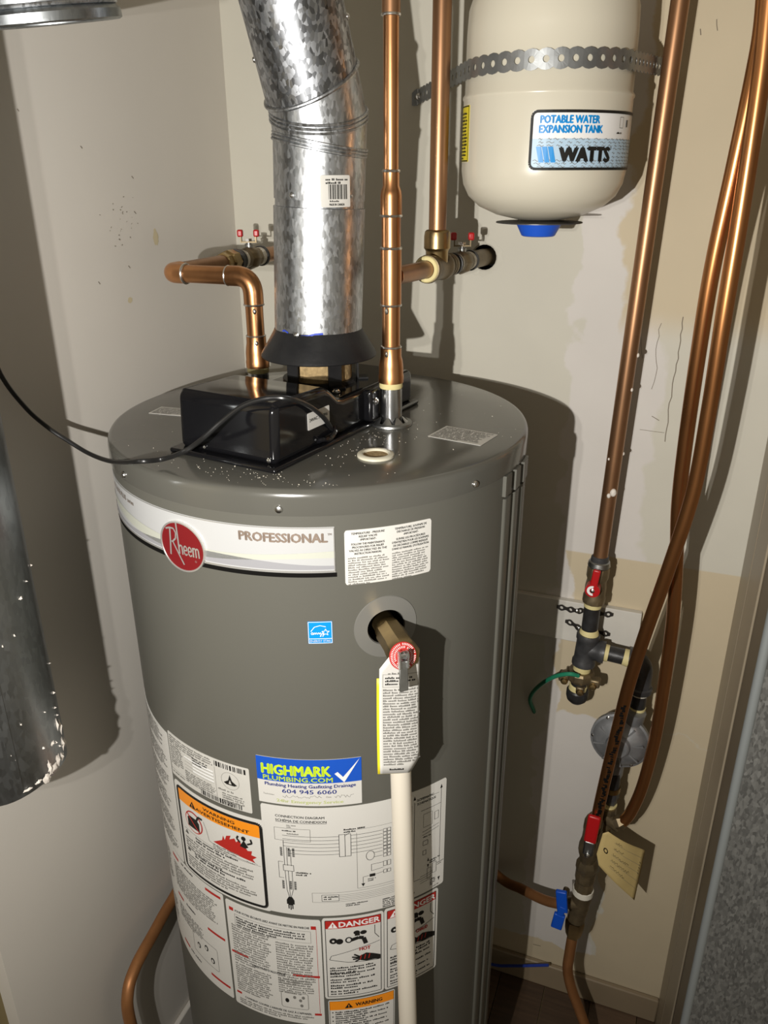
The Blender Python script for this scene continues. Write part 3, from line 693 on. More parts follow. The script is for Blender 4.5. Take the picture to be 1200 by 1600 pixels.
gl([(0.515, 0.27), (0.515, 0.345), (0.55, 0.35)]); lb.rect('ink', *G(0.55, 0.335), *G(0.58, 0.362)); gl([(0.58, 0.35), (0.625, 0.36)]); lb.poly('ink', [G(0.505, 0.285), G(0.525, 0.285), G(0.515, 0.255)])
lb.micro('ink', *G(0.54, 0.33), W_*0.05, 2, 0.003)
gl([(0.108, 0.70), (0.108, 0.47)], 0.0006); gl([(0.123, 0.64), (0.123, 0.47)], 0.0006); gl([(0.143, 0.62), (0.143, 0.47)], 0.0006)
for x_ in (0.088, 0.128, 0.152):
    for y_ in (0.56, 0.25):
        for i in range(9): lb.rect('ink', *G(x_, y_-0.004+0.009*i), *G(x_+0.012, y_+0.002+0.009*i))
lb.frame('ink', *G(0.10, 0.42), *G(0.155, 0.475), 0.0006); gl([(0.075, 0.50), (0.075, 0.35), (0.10, 0.35)]); gl([(0.075, 0.50), (0.10, 0.50)])
lb.micro('ink', *G(0.165, 0.425), W_*0.085, 2, 0.0036)
gl([(0.108, 0.42), (0.112, 0.24), (0.122, 0.17)], 0.0006); gl([(0.125, 0.42), (0.127, 0.17)], 0.0006); gl([(0.145, 0.42), (0.145, 0.24), (0.132, 0.17)], 0.0006)
lb.poly('ink', [G(0.106, 0.10), G(0.106, 0.14), G(0.118, 0.172), G(0.136, 0.172), G(0.148, 0.14), G(0.148, 0.10), G(0.140, 0.10), G(0.140, 0.055), G(0.134, 0.055), G(0.134, 0.09), G(0.130, 0.09), G(0.130, 0.045), G(0.124, 0.045), G(0.124, 0.09), G(0.119, 0.09), G(0.119, 0.055), G(0.113, 0.055), G(0.113, 0.10)])
lb.frame('ink_soft', *G(0.245, 0.135), *G(0.745, 0.225), 0.0004); lb.frame('ink', *G(0.295, 0.145), *G(0.385, 0.205), 0.0005); lb.micro('ink', *G(0.305, 0.200), W_*0.075, 2, 0.0036)
for i in range(4): gl([(0.385, 0.152+0.016*i), (0.70, 0.152+0.016*i)], 0.0004, 'ink_soft')
for i in range(3): lb.frame('ink', *G(0.70+0.014*i, 0.145), *G(0.712+0.014*i, 0.215), 0.0004)
lb.micro('ink', *G(0.42, 0.118), W_*0.13, 2, 0.003); lb.micro('ink', *G(0.62, 0.10), W_*0.12, 5, 0.0032)
gl([(0.785, 0.88), (0.785, 0.05)], 0.0004, 'ink_soft'); gl([(0.80, 0.90), (0.80, 0.16)], 0.0005); lb.poly('ink', [G(0.793, 0.92), G(0.807, 0.92), G(0.80, 0.955)]); gl([(0.80, 0.16), (0.84, 0.16)], 0.0005)
lb.poly('ink', [G(0.793, 0.055), G(0.807, 0.055), G(0.80, 0.015)]); gl([(0.80, 0.11), (0.80, 0.06)], 0.0005)
lb.text('ink', 'SCHEMATIC', *G(0.815, 0.90), 0.0034, W_*0.10, 0.012); lb.text('ink', 'SCHÉMATIQUE', *G(0.815, 0.865), 0.0034, W_*0.115, 0.012)
gl([(0.965, 0.93), (0.965, 0.25)], 0.0005); lb.poly('ink', [G(0.957, 0.93), G(0.973, 0.93), G(0.965, 0.965)]); gl([(0.84, 0.80), (0.965, 0.80)]); gl([(0.83, 0.92), (0.95, 0.90)], 0.0004)
lb.frame('ink_soft', *G(0.855, 0.64), *G(0.91, 0.76), 0.0005); gl([(0.925, 0.74), (0.925, 0.67), (0.95, 0.67), (0.95, 0.74), (0.925, 0.74)]); gl([(0.85, 0.60), (0.955, 0.62)]); gl([(0.85, 0.57), (0.955, 0.59)]); lb.micro('ink', *G(0.855, 0.56), W_*0.085, 1, 0.003)
lb.frame('ink', *G(0.855, 0.47), *G(0.885, 0.51), 0.0005); lb.frame('ink', *G(0.855, 0.38), *G(0.875, 0.42), 0.0005); lb.poly('ink', [G(0.884, 0.30), G(0.896, 0.30), G(0.89, 0.335)]); lb.poly('ink', [G(0.884, 0.27), G(0.896, 0.27), G(0.89, 0.235)])
lb.micro('ink', *G(0.90, 0.31), W_*0.075, 2, 0.0034); lb.frame('ink', *G(0.92, 0.16), *G(0.945, 0.26), 0.0005); lb.frame('ink', *G(0.885, 0.13), *G(0.91, 0.23), 0.0005)
for i in range(4): gl([(0.84, 0.11+0.022*i), (0.92, 0.12+0.022*i)], 0.0004)
lb.micro('ink', *G(0.905, 0.115), W_*0.035, 4, 0.003); lb.micro('ink_soft', *G(0.95, 0.25), W_*0.045, 2, 0.003); lb.poly('ink', [G(0.957, 0.09), G(0.973, 0.09), G(0.965, 0.05)]); lb.micro('ink_soft', *G(0.925, 0.035), W_*0.06, 1, 0.003)
lb.build(wh, 'wiring_diagram_label', 'paper', 0.003)
# rating label
lb = jl(-116.5, -86.7, 0.9035, 0.971); W_, H_ = lb.W, lb.H; G = lambda x_, y_: (x_*W_, y_*H_)
lb.micro('ink_soft', *G(0.02, 0.97), W_*0.62, 4, 0.0034); lb.micro('ink_soft', *G(0.02, 0.76), W_*0.20, 10, 0.0032)
for i in range(4): lb.rect('white_ink', *G(0.25+0.11*(i > 0), 0.66-0.075*i), *G(0.62, 0.70-0.075*i)); lb.line('ink_soft', [G(0.25, 0.655-0.075*i), G(0.62, 0.655-0.075*i)], 0.0003)
lb.micro('ink', *G(0.36, 0.80), W_*0.2, 3, 0.0036); lb.micro('ink_soft', *G(0.24, 0.38), W_*0.4, 6, 0.003)
lb.barcode('ink', *G(0.64, 0.85), W_*0.33, H_*0.11, 16); lb.line('ink_soft', [G(0.64, 0.82), G(0.64, 0.02)], 0.0004); lb.loop('ink_soft', *G(0.80, 0.61), 0.0125, 0.0125, 0.0004)
lb.poly('ink', [G(0.73, 0.55), G(0.78, 0.62), G(0.80, 0.75), G(0.82, 0.62), G(0.87, 0.55), G(0.84, 0.52), G(0.76, 0.52)]); lb.poly('paper_dull', [G(0.785, 0.55), G(0.80, 0.64), G(0.815, 0.55)], 1)
lb.micro('ink_soft', *G(0.66, 0.40), W_*0.28, 1, 0.004); lb.micro('ink_soft', *G(0.70, 0.32), W_*0.24, 5, 0.0034); lb.line('ink_soft', [G(0, 0.155), G(0.64, 0.155)], 0.0003)
lb.micro('ink_soft', *G(0.02, 0.13), W_*0.36, 1, 0.003); lb.barcode('ink', *G(0.44, 0.02), W_*0.46, H_*0.11, 24)
lb.build(wh, 'rating_label', 'paper_dull', 0.002)
# flammable vapour warning
def triangle(lb, k, k2, cu, cv, s, lay=1):
    lb.poly(k, [(cu-s*0.58, cv), (cu+s*0.58, cv), (cu, cv+s)], lay); lb.rect(k2, cu-s*0.06, cv+s*0.30, cu+s*0.06, cv+s*0.68, lay+1); lb.rect(k2, cu-s*0.06, cv+s*0.12, cu+s*0.06, cv+s*0.22, lay+1)
lb = jl(-116.4, -83.2, 0.746, 0.8965); W_, H_ = lb.W, lb.H; G = lambda x_, y_: (x_*W_, y_*H_)
lb.frame('ink', 0.0065, 0.0055, W_-0.0065, H_-0.0075, 0.0042, 0.0055)
lb.rect('orange_ink', 0.0088, H_-0.0295, W_-0.0088, H_-0.0098); triangle(lb, 'ink', 'orange_ink', W_*0.25, H_-0.027, 0.0105)
lb.text('ink', 'WARNING', W_*0.55, H_-0.0185, 0.0046, W_*0.33, 0.022, 'C', 1); lb.text('ink', 'AVERTISSEMENT', W_*0.57, H_-0.0262, 0.0046, W_*0.56, 0.022, 'C', 1)
lb.disc('red_ink', *G(0.24, 0.655), 0.0170, 0.0172, 28); lb.disc('paper', *G(0.24, 0.655), 0.0152, 0.0154, 28, 1)
lb.poly('ink', [G(0.165, 0.59), G(0.315, 0.59), G(0.315, 0.68), G(0.285, 0.71), G(0.20, 0.71), G(0.165, 0.685)], 2); lb.line('ink', [G(0.285, 0.70), G(0.31, 0.755), G(0.36, 0.755)], 0.0032, 2)
lb.line('ink_soft', [G(0.37, 0.74), G(0.40, 0.66), G(0.42, 0.56), G(0.55, 0.53), G(0.88, 0.50)], 0.0007); lb.line('red_ink', [(W_*0.24-0.011, H_*0.655+0.011), (W_*0.24+0.011, H_*0.655-0.011)], 0.002, 3)
fl_ = [(0.47,0.58),(0.57,0.645),(0.585,0.70),(0.60,0.66),(0.62,0.715),(0.665,0.735),(0.65,0.69),(0.70,0.72),(0.715,0.685),(0.745,0.72),(0.77,0.67),(0.80,0.66),(0.82,0.63),(0.86,0.64),(0.85,0.595),(0.90,0.585),(0.86,0.55),(0.88,0.52)]
lb.poly('red_ink', [G(*p) for p in fl_]); lb.micro('ink_soft', *G(0.46, 0.565), W_*0.28, 3, 0.0034)
lb.disc('ink', *G(0.79, 0.752), 0.0032, 0.0036, 12, 1); lb.poly('ink', [G(0.75, 0.66), G(0.79, 0.735), G(0.83, 0.67), G(0.80, 0.65)], 1); lb.line('ink', [G(0.755, 0.70), G(0.725, 0.735), G(0.74, 0.765)], 0.0026, 1); lb.line('ink', [G(0.82, 0.70), G(0.865, 0.725), G(0.855, 0.765)], 0.0026, 1)
lb.line('ink_soft', [G(0.80, 0.515), G(0.84, 0.50), G(0.87, 0.52), G(0.90, 0.505)], 0.0005); lb.line('ink_soft', [G(0.09, 0.515), G(0.93, 0.495)], 0.0004)
triangle(lb, 'ink', 'paper', W_*0.12, H_*0.465, 0.0062); triangle(lb, 'ink', 'paper', W_*0.12, H_*0.268, 0.0062)
lb.micro('ink', *G(0.24, 0.505), W_*0.56, 2, 0.0048); lb.micro('ink_soft', *G(0.09, 0.435), W_*0.82, 5, 0.0044); lb.micro('ink', *G(0.20, 0.300), W_*0.66, 2, 0.0048); lb.micro('ink_soft', *G(0.09, 0.225), W_*0.82, 5, 0.0042)
lb.build(wh, 'vapour_warning_label', 'paper', 0.006)
# text labels towards the left
lb = jl(-152, -117.2, 0.746, 0.964); W_, H_ = lb.W, lb.H
for i in range(6): lb.micro('ink_soft', W_*0.05, H_*(0.985-0.165*i), W_*0.9, 8, 0.0040)
lb.build(wh, 'safety_text_label', 'paper', 0.003)
lb = jl(-152, -99.6, 0.545, 0.7435); W_, H_ = lb.W, lb.H
for (x0_, y0_, w_, n_) in ((0.04, 0.90, 0.42, 16), (0.50, 0.90, 0.46, 12), (0.04, 0.42, 0.42, 14), (0.50, 0.50, 0.30, 7)): lb.micro('ink_soft', x0_*W_, y0_*H_, w_*W_, n_, 0.0040)
for x0_, y0_, w_ in ((0.86, 0.955, 0.12), (0.50, 0.95, 0.08), (0.84, 0.565, 0.14), (0.50, 0.57, 0.08), (0.82, 0.095, 0.16), (0.50, 0.10, 0.08)): lb.rect('red_ink', x0_*W_, y0_*H_-0.0022, (x0_+w_)*W_, y0_*H_+0.0022)
lb.micro('ink', W_*0.62, H_*0.985, W_*0.22, 1, 0.005); lb.micro('ink', W_*0.62, H_*0.60, W_*0.20, 1, 0.005); lb.micro('ink', W_*0.60, H_*0.12, W_*0.2, 1, 0.005)
lb.frame('ink_soft', W_*0.66, H_*0.18, W_*0.90, H_*0.40, 0.0007, 0.003)
for cx, cy in ((0.72, 0.28), (0.80, 0.33), (0.85, 0.25)): lb.disc('ink', cx*W_, cy*H_, 0.004, 0.0055, 12); lb.disc('paper', cx*W_, cy*H_, 0.0022, 0.0034, 10, 1)
lb.build(wh, 'english_instruction_label', 'paper', 0.003)
lb = jl(-98.8, -69.6, 0.5425, 0.7405); W_, H_ = lb.W, lb.H; G = lambda x_, y_: (x_*W_, y_*H_)
lb.rect('red_ink', *G(0.04, 0.915), *G(0.09, 0.945)); lb.text('ink', 'POUR VOTRE SÉCURITÉ LISEZ AVANT DE METTRE EN MARCHE', W_*0.50, H_*0.918, 0.0036, W_*0.78, 0.014, 'C'); lb.rect('red_ink', *G(0.905, 0.915), *G(0.955, 0.945))
lb.frame('ink_soft', *G(0.10, 0.79), *G(0.90, 0.895), 0.0004); lb.micro('ink', *G(0.115, 0.885), W_*0.76, 4, 0.0044)
lb.micro('ink_soft', *G(0.05, 0.80), W_*0.44, 16, 0.0044); lb.micro('ink_soft', *G(0.54, 0.775), W_*0.40, 18, 0.0044)
lb.rect('red_ink', *G(0.02, 0.515), *G(0.22, 0.535)); lb.text('ink', "DIRECTIVES D'ALLUMAGE", W_*0.44, H_*0.455, 0.0040, W_*0.36, 0.016, 'C'); lb.rect('red_ink', *G(0.70, 0.465), *G(0.97, 0.485))
lb.micro('ink_soft', *G(0.05, 0.435), W_*0.44, 13, 0.0042); lb.micro('ink_soft', *G(0.54, 0.435), W_*0.38, 7, 0.0042)
lb.frame('ink_soft', *G(0.56, 0.145), *G(0.84, 0.30), 0.0007, 0.003); lb.disc('ink', *G(0.62, 0.215), 0.0028, 0.0042, 12)
for cx, cy in ((0.70, 0.255), (0.76, 0.23), (0.79, 0.26), (0.77, 0.18)): lb.disc('ink_soft', *G(cx, cy), 0.0022, 0.0030, 10)
lb.rect('red_ink', *G(0.03, 0.115), *G(0.09, 0.135)); lb.text('ink', "COMMENT COUPER L'ARRIVÉE DE GAZ À L'APPAREIL", W_*0.50, H_*0.095, 0.0036, W_*0.74, 0.014, 'C'); lb.rect('red_ink', *G(0.90, 0.095), *G(0.97, 0.115))
lb.micro('ink_soft', *G(0.06, 0.085), W_*0.86, 3, 0.0040); lb.line('red_ink', [G(0.955, 0.92), G(0.955, 0.12)], 0.0005)
lb.build(wh, 'french_instruction_label', 'paper', 0.003)
# scald warnings
def danger(a0, a1, z0, z1, word, name):
    lb = jl(a0, a1, z0, z1); W_, H_ = lb.W, lb.H; G = lambda x_, y_: (x_*W_, y_*H_)
    lb.frame('ink', 0.0038, 0.0042, W_-0.0038, H_-0.0042, 0.0009, 0.001)
    lb.rect('red_ink', 0.0042, H_-0.0185, W_-0.0042, H_-0.0047); triangle(lb, 'white_ink', 'red_ink', W_*0.17, H_-0.0172, 0.0108)
    lb.text('white_ink', 'DANGER', W_*0.60, H_-0.0158, 0.0088, W_*0.66, 0.026, 'C', 1)
    lb.line('ink', [G(0.85, 0.86), G(0.85, 0.76), G(0.92, 0.70)], 0.0008)
    lb.line('ink', [G(0.10, 0.50), G(0.13, 0.545), G(0.50, 0.60), G(0.93, 0.66)], 0.0007); lb.line('ink', [G(0.10, 0.50), G(0.40, 0.455), G(0.92, 0.43)], 0.0007)
    lb.disc('ink', *G(0.17, 0.73), 0.0050, 0.0052, 12, 1); lb.disc('ink', *G(0.27, 0.72), 0.0048, 0.0050, 12, 1); lb.disc('paper', *G(0.17, 0.73), 0.0016, 0.0018, 8, 2)
    lb.loop('ink', *G(0.42, 0.73), 0.0038, 0.0045, 0.0018, 14, 1); lb.line('ink', [G(0.46, 0.725), G(0.58, 0.745), G(0.66, 0.735), G(0.70, 0.66)], 0.0056, 1); lb.rect('ink', *G(0.52, 0.77), *G(0.60, 0.81), 1); lb.disc('ink', *G(0.55, 0.81), 0.0042, 0.0034, 10, 1); lb.disc('ink', *G(0.66, 0.80), 0.0044, 0.0036, 10, 1)
    lb.text('red_ink', word, W_*0.68, H_*0.585, 0.0060, W_*(0.18 if len(word) < 4 else 0.22), 0.02, 'C', 2)
    lb.poly('ink', [G(0.58, 0.515), G(0.70, 0.545), G(0.82, 0.52), G(0.94, 0.485), G(0.94, 0.43), G(0.84, 0.445), G(0.70, 0.445), G(0.60, 0.465)], 1)
    for f_ in ((0.50, 0.545), (0.465, 0.515), (0.48, 0.485), (0.52, 0.455)): lb.line('ink', [G(0.64, 0.49), G(*f_)], 0.0024, 1)
    for i in range(3): lb.line('red_ink', [G(0.62+0.07*i, 0.53), G(0.60+0.07*i, 0.475)], 0.0012, 2)
    for i, n_ in enumerate((3, 2, 2, 2, 2)): lb.micro('ink', W_*0.10, H_*(0.415-0.075*i), W_*0.82, n_, 0.0046)
    lb.build(wh, name, 'paper', 0.004)
danger(-69.2, -51.7, 0.5945, 0.7435, 'HOT', 'scald_danger_label')
danger(-51.5, -34.0, 0.5945, 0.7445, 'CHAUD', 'scald_danger_label')
lb = jl(-68.4, -48.3, 0.43, 0.5905); W_, H_ = lb.W, lb.H
lb.frame('ink', 0.0016, 0.002, W_-0.0016, H_-0.0014, 0.0006); lb.rect('orange_ink', 0.0018, H_-0.0185, W_-0.0018, H_-0.0016); triangle(lb, 'ink', 'orange_ink', W_*0.30, H_-0.0155, 0.0095)
lb.text('ink', 'WARNING', W_*0.60, H_-0.0135, 0.0064, W_*0.40, 0.022, 'C', 1)
for i in range(6): lb.disc('ink', W_*0.06, H_-0.0235-0.0085*i, 0.0010, 0.0012, 8); lb.micro('ink', W_*0.10, H_-0.0205-0.0085*i, W_*0.84, 2, 0.0040)
lb.rect('orange_ink', 0.0018, H_-0.0840, W_-0.0018, H_-0.0695); lb.text('ink', 'AVERTISSEMENT', W_*0.60, H_-0.0800, 0.0064, W_*0.66, 0.022, 'C', 1)
for i in range(6): lb.micro('ink', W_*0.10, H_-0.088-0.0085*i, W_*0.84, 2, 0.0040)
lb.build(wh, 'installation_warning_label', 'paper', 0.002)
# crumbs of drywall on the lid
mb = MB()
for i in range(300):
    if i % 3 == 0: c_ = V((random.gauss(0.035, 0.055), random.gauss(-0.222, 0.010), 0))
    elif i % 3 == 1: c_ = V((random.gauss(0.100, 0.020), random.gauss(-0.07, 0.045), 0))
    else: t_ = random.uniform(0, 2*PI); c_ = V((math.cos(t_), math.sin(t_), 0))*0.25*math.sqrt(random.random())
    if c_.length > 0.25: continue
    s_ = random.choice((0.0002, 0.0003, 0.0003, 0.0003, 0.0004, 0.0006)); a_ = random.random()*PI
    mb.obox(c_+V((0, 0, TOP+s_*0.6)), V((math.cos(a_), math.sin(a_), 0))*s_, V((-math.sin(a_), math.cos(a_), 0))*s_*random.uniform(0.5, 1), V((0, 0, s_*0.6)))
o = mb.build('drywall_crumbs', M['speck'], None, (0, 0, TOP), smooth=False); o['label'] = 'white drywall crumbs scattered over the grey lid'; o['category'] = 'crumbs'; o['kind'] = 'stuff'

# ================================================================== flue damper housing, draft hood, vent
hu = V((0.16, 0.987, 0)).normalized(); hw = V((hu.y, -hu.x, 0)); hO = V((-0.0225, -0.193, TOP))
def H(u, w, h): return hO+hu*u+hw*w+V((0, 0, h))
dm = thing('damper_housing', 'glossy black plastic flue damper housing on the heater lid, with a small white sticker', 'housing', tuple(hO))
prof = [(0.0, 0.004), (0.003, 0.066), (0.010, 0.070), (0.096, 0.067), (0.106, 0.063), (0.121, 0.051), (0.132, 0.0475), (0.150, 0.047), (0.300, 0.047), (0.300, 0.004)]
vs = [H(u, w, h) for w in (-0.067, 0.067) for u, h in prof]; m_ = len(prof)
fs = [tuple(range(m_)), tuple(range(2*m_-1, m_-1, -1))]+[(i, (i+1) % m_, m_+(i+1) % m_, m_+i) for i in range(m_)]
body = bevel(MB().add(vs, fs).build('cover', M['black_plastic'], dm, sharp=40), 0.012, 5, 50)
bevel(MB().obox(H(0.148, 0, 0.003), hu*0.158, hw*0.0735, V((0,0,0.003))).build('base_flange', M['black_plastic'], dm), 0.0025, 2)
def stud(P, d, r=0.004, par=dm, name='screw'):
    d = V(d).normalized()
    MB().lathe(P, d, [(r*1.35, 0), (r*1.35, r*0.35), (r, r*0.5), (r*0.9, r*0.9), (r*0.4, r*1.1), (0, r*1.1)], 12).build(name, M['screw'], par)
def tab(u, w):
    bevel(MB().obox(H(u, w, 0.027), hu*0.010, hw*0.007, V((0,0,0.0195))).build('mounting_tab', M['black_plastic'], dm), 0.004, 3)
tab(0.186, 0.070)
stud(H(0.186, 0.077, 0.032), hw, 0.0034); stud(H(0.148, 0.046, 0.048), (0,0,1), 0.0036)
stud(H(0.000, 0.058, 0.010), -hu, 0.0022); stud(H(0.000, -0.030, 0.010), -hu, 0.0016)
U0 = H(0.058, 0.0676, 0.028)
lb = Label(Flat(U0, hu, V((0,0,1))), 0.042, 0.019); lb.text('ink', '24VAC 50/60Hz', 0.003, 0.0088, 0.0036, 0.035, 0.01); lb.micro('ink_soft', 0.030, 0.008, 0.009, 1, 0.003)
lb.build(dm, 'sticker', 'paper', 0.0012)
MB().tube(smooth_path([H(0.078, 0.066, 0.010), H(0.079, 0.072, 0.013), H(0.090, 0.074, 0.011), H(0.105, 0.071, 0.014), H(0.112, 0.066, 0.018)], 6), 0.0028, 8).build('cord_clip', M['black_plastic'], dm)

dh = thing('draft_hood', 'black conical draft hood on legs under the galvanised vent', 'draft hood', (0, 0, TOP+0.047))
MB().lathe((0,0,0), (0,0,1), [(0.0530, 1.437), (0.0548, 1.433), (0.0700, 1.4075), (0.0712, 1.4045), (0.0700, 1.4032), (0.0680, 1.4045), (0.0530, 1.430), (0.045, 1.4305), (0.0, 1.4305)], 48).build('cone', M['black_matte'], dh, sharp=40)
MB().lathe((0,0,0), (0,0,1), [(0.040, TOP+0.047), (0.040, TOP+0.074), (0.0375, TOP+0.074), (0.0375, TOP+0.047)], 36).build('flue_collar', M['foam'], dh)
MB().lathe((0,0,0), (0,0,1), [(0.046, TOP+0.047), (0.046, TOP+0.051), (0.040, TOP+0.051)], 36).build('base_plate', M['black_matte'], dh)
for a in (-108, -42, 30, 150):
    d = V((math.cos(math.radians(a)), math.sin(math.radians(a)), 0)); t_ = V((-d.y, d.x, 0))
    MB().obox(d*0.0470+V((0,0,TOP+0.0675)), t_*0.0085, d*0.001, V((0,0,0.0200))).build('leg', M['black_matte'], dh)
    MB().obox(d*0.053+V((0,0,TOP+0.0482)), t_*0.0085, d*0.007, V((0,0,0.001))).build('foot', M['black_matte'], dh)

vp = thing('vent_pipe', 'shiny galvanised vent pipe with an adjustable elbow, rising from the draft hood', 'vent pipe', (0, 0, 1.43))
rv_ = 0.0525
Lf = -V((math.cos(HEAD), math.sin(HEAD), 0)); Fw = V((0.40, -0.916, 0))
A0 = V((0, 0, 1.426)); JA = V((0.0085, 0.003, 1.640)); d0 = (JA-A0).normalized()
def ringpts(c, nrm, axis, r, n=48):
    axis = V(axis).normalized(); nrm = V(nrm).normalized()
    a = (V((1,0,0))-axis*axis.x).normalized(); b = axis.cross(a); out = []
    for i in range(n):
        t_ = 2*PI*i/n; q = c+(a*math.cos(t_)+b*math.sin(t_))*r; out.append(q+axis*((c-q).dot(nrm)/axis.dot(nrm)))
    return out
def loft(rings):
    n = len(rings[0]); vs = [p for r_ in rings for p in r_]; fs = []
    for j in range(len(rings)-1):
        for i in range(n): fs.append((j*n+i, j*n+(i+1) % n, (j+1)*n+(i+1) % n, (j+1)*n+i))
    return MB().add(vs, fs)
zA = A0+d0*((1.574-A0.z)/d0.z)
MB().lathe(A0, d0, [(rv_+0.0005, 0.0), (rv_+0.0004, (zA-A0).length), (rv_-0.0012, (zA-A0).length+0.0006), (rv_-0.0035, (zA-A0).length)], 56).build('lower_pipe', M['galv'], vp, sharp=40)
vs = []                                                  # crimped spigot of the elbow
n = 56
def crimp(r, k): return [zA+d0*k+((V((1,0,0))-d0*d0.x).normalized()*math.cos(2*PI*i/n)+d0.cross((V((1,0,0))-d0*d0.x).normalized())*math.sin(2*PI*i/n))*(r-(0.0011 if i % 4 < 2 else 0)) for i in range(n)]
loft([crimp(rv_-0.0008, -0.004), crimp(rv_-0.0010, 0.004), crimp(rv_-0.0014, 0.012)]).build('crimped_end', M['galv'], vp)
nA = V((0,0,1))-Lf*0.19+Fw*0.06; nB = V((0,0,1))+Fw*0.34; nC = V((0,0,1))+Lf*0.42+Fw*0.46
JB = JA+V((0,0,0.030))+Fw*0.002; JC = JB+V((0,0,0.030))+Fw*0.006+Lf*0.007
END = CAM+ray(455, 0)*0.82; dE = (END-JC).normalized(); TOPV = JC+dE*0.32
lowr = [zA+d0*0.008+(q-JA) - d0*(q-JA).dot(d0) for q in ringpts(JA, nA, d0, rv_-0.0004)]
loft([lowr, ringpts(JA, nA, d0, rv_)]).build('elbow_section', M['galv'], vp, sharp=60)
loft([ringpts(JA, nA, d0, rv_), ringpts(JB, nB, (JB-JA), rv_+0.0010)]).build('elbow_section', M['galv'], vp, sharp=60)
loft([ringpts(JB, nB, (JB-JA), rv_+0.0010), ringpts(JC, nC, (JC-JB)+dE*0.02, rv_+0.0004)]).build('elbow_section', M['galv'], vp, sharp=60)
loft([ringpts(JC, nC, (JC-JB)+dE*0.02, rv_+0.0004), ringpts(JC+dE*0.06, dE*2+nC*0.3, dE, rv_), ringpts(TOPV, dE, dE, rv_)]).build('elbow_section', M['galv_spangle'], vp, sharp=60)
def bead(c, nrm, axis, r, t=0.0016):
    pts = ringpts(c, nrm, axis, r, 56); pts.append(pts[0]); pts.append(pts[1])
    MB().tube(pts, t, 8, False).build('bead', M['galv'], vp)
n_A = V(nA).normalized()
for k in (-0.0034, 0.0, 0.0034): bead(JA+n_A*k, nA, d0, rv_+0.0002)
n_B = V(nB).normalized()
for k in (-0.0042, 0.0, 0.0040): bead(JB+n_B*k, nB, (JB-JA), rv_+0.0012)
bead(JC, nC, (JC-JB)+dE*0.02, rv_+0.0012, 0.0022)
def vstud(px, py, r=0.0026):
    a, z = ang_cyl(px, py, JA.x*0.5, 0.001, rv_+0.0005); d = V((math.cos(math.radians(a)), math.sin(math.radians(a)), 0))
    stud(V((JA.x*(z-1.426)/0.214, JA.y*(z-1.426)/0.214, z))+d*(rv_+0.0002), d, r, vp)
vstud(468, 524); vstud(452, 305, 0.0022); vstud(546, 307, 0.0012)
for s_, k in ((-1, 0.034), (1, 0.052)):
    v_ = V((1,0,0)); side = (RT - dE*RT.dot(dE)).normalized(); stud(JC+dE*k+side*s_*(rv_-0.0004), side*s_, 0.0030, vp)
a0, _ = ang_cyl(498, 303, 0.005, 0.001, rv_+0.001); a1, _ = ang_cyl(545, 303, 0.005, 0.001, rv_+0.001)
lb = Label(Cyl(0.0064, 0.0020, rv_+0.0009, a0, 1.5755), math.radians(a1-a0)*rv_, 0.0325)
lb.micro('ink', 0.006, 0.0305, lb.W-0.009, 2, 0.0034); lb.barcode('ink', 0.009, 0.0082, lb.W*0.62, 0.0150, 17); lb.micro('ink', 0.010, 0.0080, lb.W*0.55, 1, 0.0026); lb.text('ink', 'MADE IN CANADA', lb.W*0.52, 0.0016, 0.0024, lb.W*0.5, 0.02, 'C')
lb.build(vp, 'barcode_sticker', 'manila' if False else 'paper_dull', 0.0015)
a0, z0 = ang_cyl(441, 523, 0, 0, rv_+0.001)
lb = Label(Cyl(0.0004, 0, rv_+0.0006, a0, 1.4335), 0.07, 0.01); lb.hh = lambda lay: 0.0003
lb.line('marker', [(0.0, 0.0050), (0.004, 0.0062), (0.010, 0.0040)], 0.0016)
lb.line('marker', [(0.022, 0.0000), (0.028, 0.0014), (0.036, 0.0020), (0.044, 0.0042), (0.054, 0.0046)], 0.0022); lb.line('marker', [(0.018, 0.002), (0.030, 0.000), (0.042, 0.0020)], 0.0018)
for mm in lb.ink.values(): mm.build('marker_line', M['marker'], vp, smooth=False)

# ================================================================== copper water pipes
def fitring(P, axis, r, par, t=0.0016, name='solder_joint', m='solder'): MB().ring(P, axis, r, t, 24).build(name, M[m], par)
def drip(P, par): MB().sphere(P, 0.0024, 9, 1.6).build('solder_drip', M['solder'], par)
z_ = lambda z: V((NR.x, NR.y, z))
cp = thing('copper_riser', 'bright copper riser pipe with soldered fittings, standing on the right nipple of the lid', 'pipe', (NR.x, NR.y, TOP+0.05), 'copper risers')
MB().lathe((NR.x, NR.y, 0), (0,0,1), [(0.0118, 1.3775), (0.0152, 1.3775), (0.0154, 1.3850), (0.0148, 1.3875), (0.0148, 1.396), (0.0138, 1.404), (0.0124, 1.409), (0.0124, 1.4195), (0.0104, 1.4198)], 28).build('female_adapter', M['copper'], cp)
MB().lathe((NR.x, NR.y, 0), (0,0,1), [(0.0106, 1.415), (0.0106, 1.472)], 24).build('pipe', M['copper'], cp)
MB().lathe((NR.x, NR.y, 0), (0,0,1), [(0.0106, 1.469), (0.0120, 1.469), (0.0120, 1.531), (0.0106, 1.5312)], 26).build('tee', M['copper'], cp)
MB().lathe((NR.x, NR.y, 0), (0,0,1), [(0.0108, 1.528), (0.0108, 1.572)], 24).build('pipe', M['copper'], cp)
MB().lathe((NR.x, NR.y, 0), (0,0,1), [(0.0108, 1.5665), (0.0120, 1.5665), (0.0120, 1.587), (0.0112, 1.592), (0.0092, 1.597), (0.0092, 1.6115), (0.008, 1.6118)], 26).build('reducer', M['copper'], cp)
MB().lathe((NR.x, NR.y, 0), (0,0,1), [(0.0082, 1.605), (0.0082, 1.775)], 22).build('pipe', M['copper'], cp)
